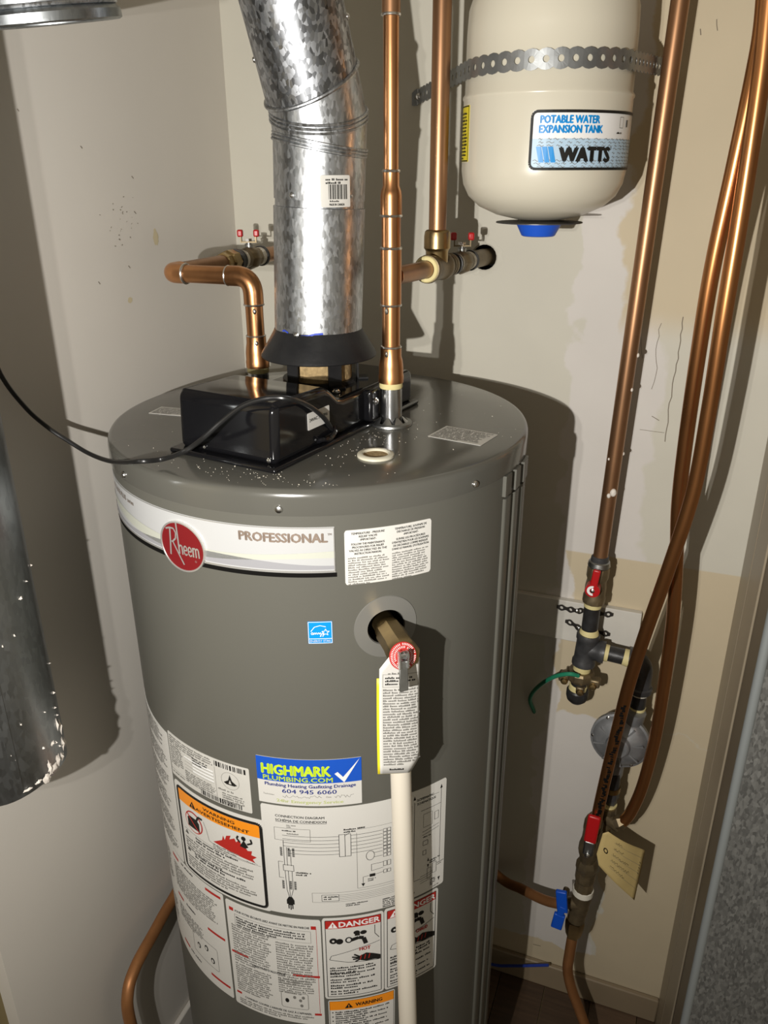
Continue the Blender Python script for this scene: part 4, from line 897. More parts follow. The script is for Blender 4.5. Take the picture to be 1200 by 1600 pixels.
MB().lathe((NR.x, NR.y, 0), (0,0,1), [(0.0082, 1.7595), (0.0096, 1.7595), (0.0096, 1.800), (0.0082, 1.8003)], 24).build('coupling', M['copper_old'], cp)
MB().lathe((NR.x, NR.y, 0), (0,0,1), [(0.0082, 1.795), (0.0082, 2.438)], 22).build('pipe', M['copper_old'], cp)
for z, r in ((1.4198, 0.0112), (1.4685, 0.0112), (1.5315, 0.0112), (1.566, 0.0114), (1.612, 0.0088), (1.759, 0.0088)): fitring(z_(z), (0,0,1), r, cp, 0.0016)
dv = (V((CAM.x, CAM.y, 0))-V((NR.x, NR.y, 0))).normalized(); dl = V((-dv.y, dv.x, 0))
for z in (1.463, 1.413): drip(z_(z)+dv*0.0105-dl*0.005, cp)

HOLE = V((hole.x, YB, hole.z)); BR0 = V((NR.x, NR.y, 1.5)); bd_ = (HOLE-BR0); bl_ = bd_.length; bd_n = bd_.normalized()
B = lambda s: BR0+bd_*s
br = thing('branch_pipe', 'tarnished copper branch pipe running from the riser back to the brass tee', 'pipe', tuple(B(0.2)))
MB().cyl(B(0.035), B(0.36), 0.0108, n=22).build('pipe', M['copper_old'], br)
te = thing('brass_tee', 'brass push-fit tee with cream collars below the rear copper riser', 'tee', tuple(B(0.42)))
def along(prof, s0, m, name, par, n=28): MB().lathe(B(s0), bd_n, prof, n).build(name, m, par)
along([(0.0115, 0), (0.0172, 0.001), (0.0178, 0.006), (0.0170, 0.012), (0.0160, 0.014), (0.0160, 0.048), (0.0172, 0.050), (0.0176, 0.058), (0.0165, 0.062), (0.011, 0.063)], 0.315, M['brass_dark'], 'body', te)
along([(0.0112, 0.0), (0.0112, -0.0016), (0.0150, -0.0020), (0.0162, -0.0005), (0.0160, 0.0012)], 0.315, M['tape'], 'collar', te)
T0 = B(0.42)
R2 = V((T0.x, T0.y, 0))
MB().lathe(T0, (0,0,1), [(0.0145, 0.0), (0.0145, 0.020), (0.0155, 0.022), (0.0170, 0.024), (0.0170, 0.038), (0.0160, 0.044), (0.0140, 0.046), (0.0118, 0.0465)], 28).build('top_socket', M['brass'], te)
rs = thing('copper_riser', 'plain copper riser pipe rising from the brass tee, left of the expansion tank', 'pipe', (R2.x, R2.y, T0.z+0.04), 'copper risers')
MB().lathe((R2.x, R2.y, 0), (0,0,1), [(0.0112, T0.z+0.040), (0.0112, 2.438)], 26).build('pipe', M['copper_old'], rs)
def ball_valve(t, pos, axis, r, hpos):
    """pos(k): point k metres along the run"""
    ax = V(axis).normalized()
    MB().lathe(pos(-0.017), ax, [(0.010, -0.004), (r*0.86, -0.004), (r*0.9, 0.006), (r*0.98, 0.008), (r*1.1, 0.013), (r*1.1, 0.021), (r*0.98, 0.026), (r*0.9, 0.028), (r*0.86, 0.038), (0.010, 0.038)], 8).build('body', M['brass_dark'], t, sharp=25)
    MB().lathe(pos(-0.021), ax, [(0.0105, -0.0100), (r*0.84, -0.0100), (r*0.84, 0.0), (0.0105, 0.0)], 24).build('thread_tape', M['tape_white'], t)
    MB().lathe(pos(0.021), ax, [(0.0105, 0.0), (r*0.84, 0.0), (r*0.84, 0.010), (0.0105, 0.010)], 24).build('thread_tape', M['tape_white'], t)
    MB().lathe(pos(-0.034), ax, [(0.0105, -0.003), (r*0.95, -0.002), (r*0.98, 0.002), (0.0105, 0.004)], 24).build('end_ring', M['iron'], t)
    MB().lathe(pos(0.034), ax, [(0.0105, -0.004), (r*0.95, -0.002), (r*0.98, 0.002), (0.0105, 0.003)], 24).build('end_ring', M['iron'], t)
    P = pos(0); up = V((0,0,1))
    MB().lathe(P, up, [(0.0058, r*0.7), (0.0062, r*1.25), (0.004, r*1.28), (0.004, r*1.55)], 12).build('stem', M['steel_dull'], t)
    MB().lathe(P+up*(r*1.52), up, [(0.0, 0), (0.0052, 0.0), (0.0052, 0.0040), (0.0, 0.0044)], 6).build('stem_nut', M['screw'], t, sharp=20)
    hd = V((math.cos(HEAD), math.sin(HEAD), 0))
    h = MB().obox(P+up*(r*1.46), hd*0.0100, hd.cross(up)*0.0042, up*0.0009)
    hb = h.build('handle', M['brass_dark'], t)
    for s_ in (-1, 1):
        MB().obox(P+hd*s_*0.0112+up*(r*1.46+0.004), hd*0.0009, hd.cross(up)*0.0042, up*0.0050).build('handle_arm', M['brass_dark'], hb)
        bevel(MB().obox(P+hd*s_*0.0122+up*(r*1.46+0.0125), hd*0.0042, hd.cross(up)*0.0052, up*0.0052).build('red_grip', M['red_plastic'], hb), 0.0022, 3)
bv = thing('ball_valve', 'brass ball valve with red butterfly grips next to the wall hole on the right', 'valve', tuple(B(0.70)), 'ball valves at the back wall')
ball_valve(bv, lambda k: B(0.70)+bd_n*k, bd_n, 0.0150, None)
along([(0.0115, 0), (0.0150, 0.0), (0.0156, 0.003), (0.0150, 0.006), (0.0140, 0.0065), (0.0140, 0.009), (0.0152, 0.010), (0.0152, 0.015), (0.0115, 0.0155)], 0.515, M['brass_dark'], 'union', bv)
MB().cyl(B(0.80), B(1.10), 0.0125, n=20).build('tail_pipe', M['brass_dark'], bv)  # darker brass puts the shade at the wall hole into the colour

# left run
lp = thing('copper_pipe_run', 'copper pipe rising from the left nipple, bending left and then back to the wall', 'pipe', (NL.x, NL.y, TOP+0.05))
ZL = 1.491; XE = -0.216; PE = V((NL.x+0.003, NL.y, ZL))
MB().lathe((NL.x, NL.y, 0), (0,0,1), [(0.0118, 1.3775), (0.0150, 1.3775), (0.0152, 1.385), (0.0146, 1.3875), (0.0146, 1.396), (0.0136, 1.404), (0.0126, 1.409), (0.0126, 1.4175), (0.0106, 1.418)], 28).build('female_adapter', M['copper'], lp)
MB().lathe((NL.x, NL.y, 0), (0,0,1), [(0.0112, 1.41), (0.0112, 1.47)], 24).build('pipe', M['copper'], lp)
MB().tube(fillet([(NL.x, NL.y, 1.457), (NL.x, NL.y, ZL), (NL.x-0.034, NL.y, ZL)], 0.022, 10), 0.0125, 24).build('elbow', M['copper'], lp)
MB().cyl((NL.x-0.03, NL.y, ZL), (XE+0.02, NL.y, ZL), 0.0112).build('pipe', M['copper'], lp)
MB().tube(fillet([(XE+0.024, NL.y, ZL), (XE, NL.y, ZL), (XE, NL.y+0.024, ZL)], 0.014, 8), 0.0126, 24).build('elbow', M['copper'], lp)
MB().cyl((XE, NL.y+0.02, ZL), (XE, 0.16, ZL), 0.0112).build('pipe', M['copper_old'], lp)
fitring((NL.x, NL.y, 1.418), (0,0,1), 0.0116, lp, 0.0013); fitring((NL.x, NL.y, 1.457), (0,0,1), 0.0118, lp, 0.0015)
fitring((NL.x-0.034, NL.y, ZL), (1,0,0), 0.0116, lp, 0.0013); fitring((XE+0.024, NL.y, ZL), (1,0,0), 0.0118, lp, 0.0018)
for z in (1.450, 1.410): drip(V((NL.x, NL.y, z))+dv*0.0112+dl*0.002, lp)
yv = lambda px, py: atX(px, py, XE).y
yc = yv(390, 397)
bv2 = thing('ball_valve', 'brass ball valve with red butterfly grips left of the vent pipe', 'valve', (XE, yc, ZL), 'ball valves at the back wall')
ball_valve(bv2, lambda k: V((XE, yc+k, ZL)), (0,1,0), 0.0158, None)
MB().lathe((XE, yc-0.078, ZL), (0,1,0), [(0.0112, 0.0), (0.0140, 0.001), (0.0140, 0.012), (0.0165, 0.014), (0.0165, 0.030), (0.0112, 0.031)], 8).build('brass_union', M['brass'], bv2, sharp=25)
MB().lathe((XE, yc-0.047, ZL), (0,1,0), [(0.0112, 0.0), (0.0168, 0.0005), (0.0170, 0.007), (0.0150, 0.009), (0.0150, 0.014), (0.0112, 0.0145)], 24).build('union_ring', M['iron_grey'], bv2)
MB().cyl((XE, yc+0.03, ZL), (XE, YB+0.02, ZL), 0.0112).build('tail_pipe', M['copper_old'], bv2)

# ================================================================== expansion tank
ex, ey, er = 0.2240, 0.2000, 0.1015
et = thing('expansion_tank', 'cream potable water expansion tank strapped to the wall, blue plug at the bottom', 'tank', (ex, ey, 1.534))
MB().lathe((ex, ey, 0), (0,0,1), [(0, 1.5535), (0.030, 1.5545), (0.055, 1.5600), (0.078, 1.5700), (0.092, 1.5825), (0.0990, 1.5965), (er, 1.612), (er, 1.690), (er+0.0012, 1.6915), (er+0.0012, 1.694), (er-0.0012, 1.697), (er-0.0016, 1.760), (er-0.003, 1.785), (er-0.010, 1.806), (er-0.028, 1.826), (0.04, 1.838), (0, 1.841)], 72).build('shell', M['tank_cream'], et, sharp=60)
MB().lathe((ex, ey, 0), (0,0,1), [(0.010, 1.8385), (0.010, 1.87), (0, 1.87)], 20).build('top_stub', M['steel_dull'], et)
MB().lathe((ex, ey, 0), (0,0,1), [(0, 1.5505), (0.055, 1.5500), (0.055, 1.5512), (0, 1.5535)], 40).build('bottom_plate', M['iron_grey'], et)
MB().lathe((ex, ey, 0), (0,0,1), [(0, 1.5525), (0.0285, 1.5510), (0.0290, 1.549), (0.0215, 1.5345), (0.0195, 1.5335), (0, 1.5335)], 36).build('plug', M['blue_cap'], et, label='blue plastic plug')
a0, z0 = ang_cyl(826, 266, ex, ey, er); a1, z1 = ang_cyl(830, 172, ex, ey, er)
print('explabel', a0, z0, a1, z1)
LZ0, LZ1 = z0, z1; A_ = (a0+a1)/2
lb = Label(Cyl(ex, ey, er, A_, LZ0), math.radians(92)*er, LZ1-LZ0); W_, H_ = lb.W, lb.H
lb.frame('ink', 0.0013, 0.0013, W_-0.0014, H_-0.0014, 0.0030, 0.006, 2)
lb.rect('pale_blue', 0.0024, 0.0024, W_-0.0024, H_*0.53)
lb.text('sky_ink', 'POTABLE WATER', W_*0.065, H_*0.785, 0.0078, 0.069, 0.040, 'L', 1); lb.text('sky_ink', 'EXPANSION TANK', W_*0.060, H_*0.625, 0.0078, 0.075, 0.040, 'L', 1)
for i in range(9):
    v0 = H_*(0.52-0.055*i) if i < 3 else H_*(0.16-0.05*(i-3)) if i < 6 else H_*(0.36-0.07*(i-6))
    u = 0.004+random.uniform(0, 0.006) + (0 if i < 6 else W_*0.60)
    while u < W_-0.006:
        w_ = random.uniform(0.004, 0.009); lb.line('ink_soft', [(u, v0), (u+w_*0.35, v0+0.0010), (u+w_*0.7, v0-0.0008), (u+w_, v0+0.0004)], 0.0006, 1); u += w_+random.uniform(0.001, 0.006)
for i in range(3):
    u = W_*0.045+0.0066*i; lb.poly('sky_ink', [(u, H_*0.395), (u+0.0056, H_*0.395), (u+0.0095, H_*0.13), (u+0.0040, H_*0.13)], 2)
lb.text('ink', 'WATTS', W_*0.21, H_*0.145, 0.0148, 0.064, 0.060, 'L', 2)
lb.loop('ink', W_*0.615, H_*0.37, 0.0012, 0.0012, 0.0004, 10, 2)
lb.frame('ink_soft', W_*0.70, H_*0.72, W_*0.745, H_*0.90, 0.0005, 0, 1); lb.micro('ink', W_*0.67, H_*0.665, W_*0.12, 1, 0.003, lay=1); lb.rect('ink', W_*0.80, H_*0.74, W_*0.82, H_*0.86, 1)
lb.build(et, 'brand_label', 'white_ink', 0.006)
a0, z0 = ang_cyl(731, 213, ex, ey, er)
lb = Label(Cyl(ex, ey, er, a0-22, 1.622), math.radians(24)*er, 0.062); W_, H_ = lb.W, lb.H
lb.frame('ink', 0.001, 0.001, W_-0.001, H_-0.001, 0.0014); lb.micro('ink', 0.004, H_-0.006, W_-0.008, 14, 0.0038)
lb.build(et, 'caution_label', 'yellow_card', 0.001)

def perf_strap(path, up, width, pitch, hole_r, scal, name, m, par, thick=0.0009, slot=True):
    P = [V(p) for p in path]; cum = [0]
    for a, b in zip(P[:-1], P[1:]): cum.append(cum[-1]+(b-a).length)
    L = cum[-1]
    def at(s):
        s = max(0, min(L-1e-6, s)); i = 0
        while i < len(cum)-2 and cum[i+1] < s: i += 1
        t_ = (s-cum[i])/max(1e-9, cum[i+1]-cum[i]); return P[i]*(1-t_)+P[i+1]*t_
    up = V(up).normalized(); n = 16; mb = MB(); k = int(L/pitch); s0 = (L-k*pitch)/2
    for j in range(k):
        c = s0+(j+0.5)*pitch; vs = []; fs = []
        for i in range(n):
            t_ = 2*PI*i/n; cx, cy = math.cos(t_), math.sin(t_)
            hx = pitch/2; 
            q = min(hx/abs(cx) if abs(cx) > 1e-6 else 9, (width/2)/abs(cy) if abs(cy) > 1e-6 else 9)
            ox, oy = cx*q, cy*q
            if abs(abs(oy)-width/2) < 1e-6 or abs(abs(ox)-hx) < 1e-6:
                lim = width/2-scal*(0.5-0.5*math.cos(2*PI*ox/pitch)); oy = max(-lim, min(lim, oy))
            vs += [at(c+hole_r*cx)+up*(hole_r*cy), at(c+ox)+up*oy]
        for i in range(n):
            a, b = 2*i, 2*((i+1) % n); fs.append((a, b, b+1, a+1))
        mb.add(vs, fs)
    o = mb.build(name, m, par, smooth=False, recalc=False)
    sd = o.modifiers.new('thickness', 'SOLIDIFY'); sd.thickness = thick; sd.offset = 0
    return o
# strap round the tank
wl_, wr_ = V((0.012, YB-0.002, 1.7110)), V((0.352, YB-0.002, 1.7330))
rr = er+0.0016; path = []
def tang_pt(Pw, side):
    d = V((Pw.x-ex, Pw.y-ey)); D = d.length; al = math.acos(rr/D); base = math.atan2(d.y, d.x); return base+side*al
tl, tr = tang_pt(wl_, 1), tang_pt(wr_, -1)
while tl < tr-2*PI: tl += 2*PI
if tl < 0: tl += 2*PI
tr2 = tr+2*PI if tr < tl else tr
zs = (1.7215, 1.7265)
path = [wl_+V((-0.012, 0.0, -0.004)), wl_]
for i in range(41):
    t_ = tl+(tr2-tl)*i/40; path.append(V((ex+rr*math.cos(t_), ey+rr*math.sin(t_), zs[0]+(zs[1]-zs[0])*i/40)))
path += [wr_, wr_+V((0.010, 0, 0))]
stp = thing('pipe_strap', 'perforated zinc hanger strap around the cream expansion tank', 'strap', (ex, ey-er, 1.712))
perf_strap(path, (0, 0, 1), 0.0215, 0.0160, 0.0036, 0.0014, 'band', M['strap'], stp)
for P in (wl_, wr_): stud(P+V((0, -0.001, 0)), (0, -1, 0), 0.003, stp, 'screw')

# ================================================================== gas piping on the right
GX = lambda py: atY(930, py, 0.28)
gp = thing('copper_gas_pipe', 'straight vertical copper gas pipe right of the expansion tank, spotted with plaster', 'pipe', (0.338, 0.28, 1.04))
g0 = atY(937, 878, 0.28); g1 = atY(1063, 0, 0.28); g2 = g0+(g1-g0)*1.9
MB().tube([g0, g0*0.5+g1*0.5, g1, g2], 0.0113, 24).build('pipe', M['copper_old'], gp)
for t_, sz, off in ((0.435, 0.0026, 0.010), (0.37, 0.0022, 0.008), (0.162, 0.0050, 0.002), (0.155, 0.003, -0.004), (0.24, 0.0022, 0.011), (0.23, 0.0016, -0.010)):
    P = g0+(g1-g0)*t_; sd_ = V((math.cos(HEAD), math.sin(HEAD), 0))
    fr_ = V((sd_.y, -sd_.x, 0)); MB().sphere(P+fr_*math.sqrt(max(0, 0.0113**2-off**2))+sd_*off, sz, 9, 1.3).build('plaster_spot', M['sealant'], gp)
gy = 0.28
def seg(p, q, r0, r1, m, name, par, n=24, Y=gy, sharp=35):
    a, b = atY(*p, Y), atY(*q, Y); h = (b-a).length
    MB().lathe(a, b-a, [(0, 0), (r0, 0), (r1, h), (0, h)], n).build(name, M[m], par, sharp=sharp)
def prof_seg(p, q, prof, m, name, par, n=24, Y=gy, sharp=35):
    a, b = atY(*p, Y), atY(*q, Y); h = (b-a).length
    MB().lathe(a, b-a, [(r, k*h) for r, k in prof], n).build(name, M[m], par, sharp=sharp)
gv = thing('gas_valve', 'gas ball valve with a short red lever above the white board', 'valve', tuple(atY(930, 940, gy)))
prof_seg((938, 868), (936, 886), [(0.0114, 0), (0.0135, 0.1), (0.0142, 0.4), (0.0132, 0.5), (0.0148, 0.75), (0.0148, 1.0)], 'iron_grey', 'flare_nut', gv)
prof_seg((936, 885), (927, 941), [(0.0, 0), (0.0165, 0.0), (0.0175, 0.05), (0.0175, 0.28), (0.0152, 0.36), (0.0168, 0.55), (0.0165, 0.75), (0.0178, 0.80), (0.0178, 0.98), (0, 1.0)], 'brass_dark', 'body', gv, 12, sharp=28)
MB().lathe(atY(936, 883, gy), (0, 0, 1), [(0, 0), (0.015, -0.004), (0.0178, 0.000), (0.0165, 0.007), (0.012, 0.010)], 14).build('collar', M['steel_dull'], gv)
hp = atY(926, 922, gy-0.026); ht = atY(933, 893, gy-0.026)
MB().cyl(hp+V((0, 0.012, 0)), hp+V((0, -0.003, 0)), 0.0115, 0.0115, 24).build('handle_hub', M['red_plastic'], gv)
n = 14; vs = [hp+V((0.0085*math.cos(PI*0.45+PI*1.1*i/(n-1)), -0.0033, 0.0085*math.sin(PI*0.45+PI*1.1*i/(n-1)))) for i in range(n)]+[hp+V((0.0045*math.cos(PI*0.45+PI*1.1*i/(n-1)), -0.0033, 0.0045*math.sin(PI*0.45+PI*1.1*i/(n-1)))) for i in range(n)]
MB().add(vs, [(i, i+1, n+i+1, n+i) for i in range(n-1)]).build('dial_print', M['white_ink'], gv, smooth=False)
stud(hp+V((0, -0.003, 0)), (0, -1, 0), 0.0026, gv)
ld_ = (ht-hp).normalized(); sd_ = ld_.cross(V((0, 1, 0)))
bevel(MB().obox((hp+ht)/2+ld_*0.002, ld_*0.0175, sd_*0.0058, V((0, 0.0032, 0))).build('lever', M['red_plastic'], gv), 0.0022, 3)

gm = thing('gas_pipe_fittings', 'black iron tee, nipples and elbow joined with yellow tape, below the red-levered gas valve', 'pipe fittings', tuple(atY(905, 1040, gy)))
seg((927, 940), (926, 947), 0.0140, 0.0140, 'tape', 'thread_tape', gm)
seg((926, 946), (920, 990), 0.0132, 0.0132, 'iron', 'nipple', gm)
prof_seg((921, 982), (920, 993), [(0.0133, 0.0), (0.0150, 0.35), (0.0165, 1.0), (0.012, 1.0)], 'tape', 'thread_tape', gm)
prof_seg((920, 989), (911, 1038), [(0.0, 0), (0.0180, 0.0), (0.0190, 0.05), (0.0190, 0.16), (0.0172, 0.22), (0.0172, 0.80), (0.0192, 0.86), (0.0192, 0.97), (0.0, 1.0)], 'iron_grey', 'tee', gm)
prof_seg((916, 1013), (946, 1020), [(0.0, 0), (0.0165, 0.0), (0.0168, 0.62), (0.0185, 0.70), (0.0185, 0.96), (0.0, 1.0)], 'iron_grey', 'tee_branch', gm)
seg((943, 1019), (951, 1021), 0.0145, 0.0140, 'tape', 'thread_tape', gm)
seg((948, 1020), (981, 1028), 0.0130, 0.0130, 'iron', 'nipple', gm)
seg((974, 1026), (984, 1029), 0.0138, 0.0146, 'tape', 'thread_tape', gm)
e0, e1, e2 = atY(984, 1029, gy), atY(1006, 1033, gy), atY(1000, 1079, gy)
MB().tube(fillet([e0, e1, e2], 0.022, 10), 0.0162, 24).build('elbow', M['iron_grey'], gm)
MB().lathe(e0, e1-e0, [(0, -0.001), (0.0185, -0.001), (0.0192, 0.002), (0.0192, 0.008), (0.0165, 0.010)], 24).build('elbow_rim', M['iron_grey'], gm)
MB().lathe(e2, e1-e2, [(0, -0.001), (0.0185, -0.001), (0.0192, 0.002), (0.0192, 0.008), (0.0165, 0.010)], 24).build('elbow_rim', M['iron_grey'], gm)
seg((1000, 1077), (999, 1084), 0.0140, 0.0138, 'tape_white', 'thread_tape', gm)
seg((999, 1082), (995, 1110), 0.0128, 0.0128, 'iron', 'nipple', gm)
seg((996, 1103), (994, 1113), 0.0138, 0.0136, 'tape', 'thread_tape', gm)
seg((911, 1037), (909, 1046), 0.0145, 0.0145, 'tape', 'thread_tape', gm)
seg((909, 1045), (903, 1078), 0.0128, 0.0128, 'iron', 'nipple', gm)
prof_seg((904, 1069), (902, 1078), [(0.0130, 0), (0.0150, 0.2), (0.0150, 1.0), (0.01, 1.0)], 'tape', 'thread_tape', gm)
prof_seg((903, 1076), (900, 1097), [(0, 0), (0.0165, 0.0), (0.0185, 0.1), (0.0185, 0.45), (0.0165, 0.72), (0.011, 0.93), (0, 1.0)], 'iron', 'cap', gm, 24)
# grounding clamp and wire
gc = thing('ground_clamp', 'bronze grounding clamp with three screws on the black iron pipe', 'clamp', tuple(atY(906, 1055, gy)))
c_ = atY(907, 1054, gy)
MB().lathe(c_+V((0, 0, 0.010)), (0, 0, -1), [(0.0130, 0.0), (0.0205, 0.0), (0.0225, 0.004), (0.0225, 0.014), (0.0200, 0.019), (0.0130, 0.020)], 10).build('clamp_body', M['brass_dark'], gc, sharp=25)
for s_ in (-1, 1): bevel(MB().obox(c_+V((0.0255*s_, -0.010, -0.002)), V((0.0085, 0, 0)), V((0, 0.0085, 0)), V((0, 0, 0.0075))).build('lug', M['brass_dark'], gc), 0.003, 2)
for dx, dz in ((-0.0235, -0.006), (0.0235, -0.006), (0.0035, -0.024)):
    MB().lathe(c_+V((dx, -0.0190 if dz > -0.02 else -0.0165, dz)), (0, -1, 0.1), [(0.0062, 0), (0.0062, 0.002), (0.0045, 0.004), (0, 0.0045)], 12).build('clamp_screw', M['brass'], gc)
bevel(MB().obox(c_+V((0.003, -0.010, -0.022)), V((0.007, 0, 0)), V((0, 0.007, 0)), V((0, 0, 0.007))).build('wire_lug', M['brass_dark'], gc), 0.003, 2)
wpts = [atY(904, 1056, gy-0.024), atY(890, 1053, gy-0.030), atY(870, 1056, gy-0.022), atY(850, 1066, gy), atY(834, 1080, gy+0.025), atY(828, 1094, gy+0.04), atY(833, 1108, YB-0.006), atY(835, 1113, YB+0.004)]
single(MB().tube(smooth_path(wpts, 8), 0.0036, 10), 'ground_wire', M['green_wire'], 'green insulated wire curving from the grounding clamp into the wall', 'wire', tuple(wpts[-1]))
# board and straps
bTL, bBR = atY(867, 936, YB-0.012), atY(985, 1018, YB-0.012)
bo = MB().box((0.10, YB-0.012, bBR.z-0.002), (bBR.x+0.010, YB-0.0002, bTL.z))
o = single(bo, 'backing_board', M['board'], 'white painted wooden board fixed to the wall behind the gas tee', 'board', (0.25, YB, bBR.z)); bevel(o, 0.0012)
for pts, lab in ((((866, 947), (884, 951), (902, 953), (921, 955), (942, 958), (962, 961)), 'upper dark perforated strap on the white board'), (((878, 969), (893, 974), (905, 980), (921, 985), (938, 987), (958, 993)), 'lower dark perforated strap on the white board')):
    pp = [atY(a, b, YB-0.0165) for a, b in pts]
    pp[2].y -= 0.004; pp[3].y += 0.001; pp[4].y -= 0.003
    s_ = thing('pipe_strap', lab, 'strap', tuple(pp[0]), 'straps on the white board')
    perf_strap(smooth_path(pp, 6), (0, 0, 1), 0.0112, 0.0158, 0.0030, 0.0030, 'band', M['strap_dark'], s_, 0.0011)
    stud(pp[2]+V((0.000, -0.001, 0.0)), (0, -1, 0), 0.0024, s_, 'screw')
# regulator
rg = thing('gas_regulator', 'round grey cast gas regulator below the iron elbow', 'regulator', tuple(atY(968, 1200, 0.27)))
rc = atY(969, 1156, 0.262); fx = V((-0.10, -1.0, 0.10)).normalized()
MB().lathe(rc, fx, [(0, -0.026), (0.026, -0.024), (0.040, -0.014), (0.0455, -0.006), (0.0490, -0.0045), (0.0490, 0.0035), (0.0455, 0.0045), (0.0430, 0.008), (0.036, 0.014), (0.022, 0.0185), (0.0205, 0.0195), (0.0190, 0.027), (0.0165, 0.029), (0, 0.029)], 40).build('diaphragm_case', M['reg_grey'], rg, sharp=30)
for i in range(6):
    t_ = PI*i/3+0.3; a = fx.orthogonal().normalized(); b = fx.cross(a); stud(rc+(a*math.cos(t_)+b*math.sin(t_))*0.0440+fx*0.0045, fx, 0.0026, rg, 'case_screw')
for i in range(8):
    t_ = 2*PI*i/8+0.2; a = fx.orthogonal().normalized(); b = fx.cross(a); d_ = a*math.cos(t_)+b*math.sin(t_)
    MB().obox(rc+d_*0.030+fx*0.0155, d_*0.010, fx.cross(d_)*0.0012, (fx+d_*0.35).normalized()*0.0025).build('cast_rib', M['reg_grey'], rg)
seg((993, 1111), (984, 1140), 0.0180, 0.0165, 'reg_grey', 'inlet_neck', rg, 12, 0.27)
seg((962, 1185), (958, 1208), 0.0165, 0.0160, 'reg_grey', 'outlet_neck', rg, 12, 0.27)
# lower fittings
lf = thing('pipe_fittings', 'dark nipple and brass tee below the round gas regulator', 'pipe fittings', tuple(atY(945, 1290, 0.26)))
seg((958, 1205), (956, 1229), 0.0132, 0.0132, 'iron', 'nipple', lf, 24, 0.265)
seg((956, 1227), (955, 1234), 0.0150, 0.0150, 'brass', 'collar', lf, 24, 0.265)
prof_seg((955, 1233), (951, 1256), [(0, 0), (0.0150, 0), (0.0150, 0.45), (0.0130, 0.5), (0.0130, 1.0), (0, 1)], 'iron_grey', 'union', lf, 8, 0.265, 25)
seg((951, 1253), (948, 1260), 0.0150, 0.0160, 'tape', 'thread_tape', lf, 24, 0.262)
prof_seg((949, 1258), (938, 1310), [(0, 0), (0.0165, 0), (0.0175, 0.2), (0.0150, 0.3), (0.0150, 0.9), (0, 1)], 'brass_dark', 'tee', lf, 12, 0.258, 25)
seg((944, 1274), (968, 1291), 0.0120, 0.0115, 'brass_dark', 'side_outlet', lf, 12, 0.25)
prof_seg((963, 1287), (976, 1283), [(0, 0), (0.0125, 0), (0.0135, 0.5), (0.0100, 1.0), (0, 1)], 'brass_dark', 'flare_nut', lf, 6, 0.235, 20)
# tubes down the right side
t1 = [(1206, -60, .13), (1196, 60, .13), (1185, 150, .13), (1158, 330, .13), (1130, 500, .132), (1108, 640, .14), (1083, 770, .15), (1044, 890, .16), (1010, 985, .17), (984, 1065, .18), (962, 1150, .19), (944, 1225, .20), (934, 1270, .205), (930, 1290, .208)]
t2_ = [(1200, -60, .15), (1192, 40, .15), (1178, 120, .15), (1148, 260, .15), (1113, 420, .155), (1090, 560, .165), (1070, 700, .18), (1060, 790, .19), (1057, 870, .20), (1051, 970, .21), (1036, 1080, .22), (1022, 1160, .23), (1003, 1230, .235), (985, 1270, .235), (970, 1287, .235)]
tb = thing('copper_tube', 'long soft copper tube crossing in front, running down to the red-handled valve', 'tube', tuple(atY(*t1[-1])), 'soft copper tubes on the right')
tp = smooth_path([atY(*p) for p in t1], 8)
MB().tube(tp, 0.0096, 18).build('tube', M['copper_soft'], tb)
# printed marks along the lower end of that tube
mb = MB(); i0 = int(len(tp)*0.72)
for k in range(64):
    f = i0+k*(len(tp)-8-i0)/64.0; i = int(f); fr = f-i; c = tp[i]*(1-fr)+tp[i+1]*fr; tn = (tp[i+1]-tp[i]).normalized()
    fc = (CAM-c); fc = (fc-tn*fc.dot(tn)).normalized(); sd_ = tn.cross(fc)
    if k % 9 == 8: continue
    th = random.uniform(-0.5, 0.0); nrm = fc*math.cos(th)+sd_*math.sin(th); s2 = tn.cross(nrm)
    mb.obox(c+nrm*0.0097, tn*random.uniform(0.0010, 0.0030), s2*random.uniform(0.0018, 0.0036), nrm*0.00012)
mb.build('printed_marks', M['dark'], tb, smooth=False)
tb2 = thing('copper_tube', 'soft copper tube behind its neighbour, bending to the fitting under the regulator', 'tube', tuple(atY(*t2_[-1])), 'soft copper tubes on the right')
tp2 = smooth_path([atY(*p) for p in t2_], 8)
MB().tube(tp2, 0.0096, 18).build('tube', M['copper_soft'], tb2)
# red-handled valve
rvl = thing('gas_valve', 'old brass gas valve with a long red handle, below the copper tube end', 'valve', tuple(atY(918, 1350, 0.215)))
prof_seg((930, 1276), (925, 1300), [(0, 0), (0.0130, 0), (0.0160, 0.3), (0.0160, 0.8), (0.0150, 1), (0, 1)], 'brass_dark', 'flare_nut', rvl, 6, 0.215, 20)
prof_seg((927, 1295), (917, 1345), [(0, 0), (0.0160, 0), (0.0160, 0.3), (0.0185, 0.5), (0.0185, 0.7), (0.0145, 0.85), (0.0130, 1), (0, 1)], 'brass_dark', 'body', rvl, 12, 0.215, 28)
h0, h1 = atY(930, 1272, 0.192), atY(921, 1318, 0.192); hd_ = (h1-h0).normalized(); sd_ = hd_.cross(V((0, 1, 0)))
bevel(MB().obox((h0+h1)/2, hd_*0.0290, sd_*0.0105, V((0, 0.0042, 0))).build('handle', M['red_plastic'], rvl), 0.0034, 3)
h2 = atY(918, 1335, 0.194)
bevel(MB().obox((h1+h2)/2+V((0, 0.002, 0)), (h2-h1)*0.62, sd_*0.0090, V((0, 0.003, 0))).build('handle_root', M['steel_dull'], rvl), 0.003, 3)
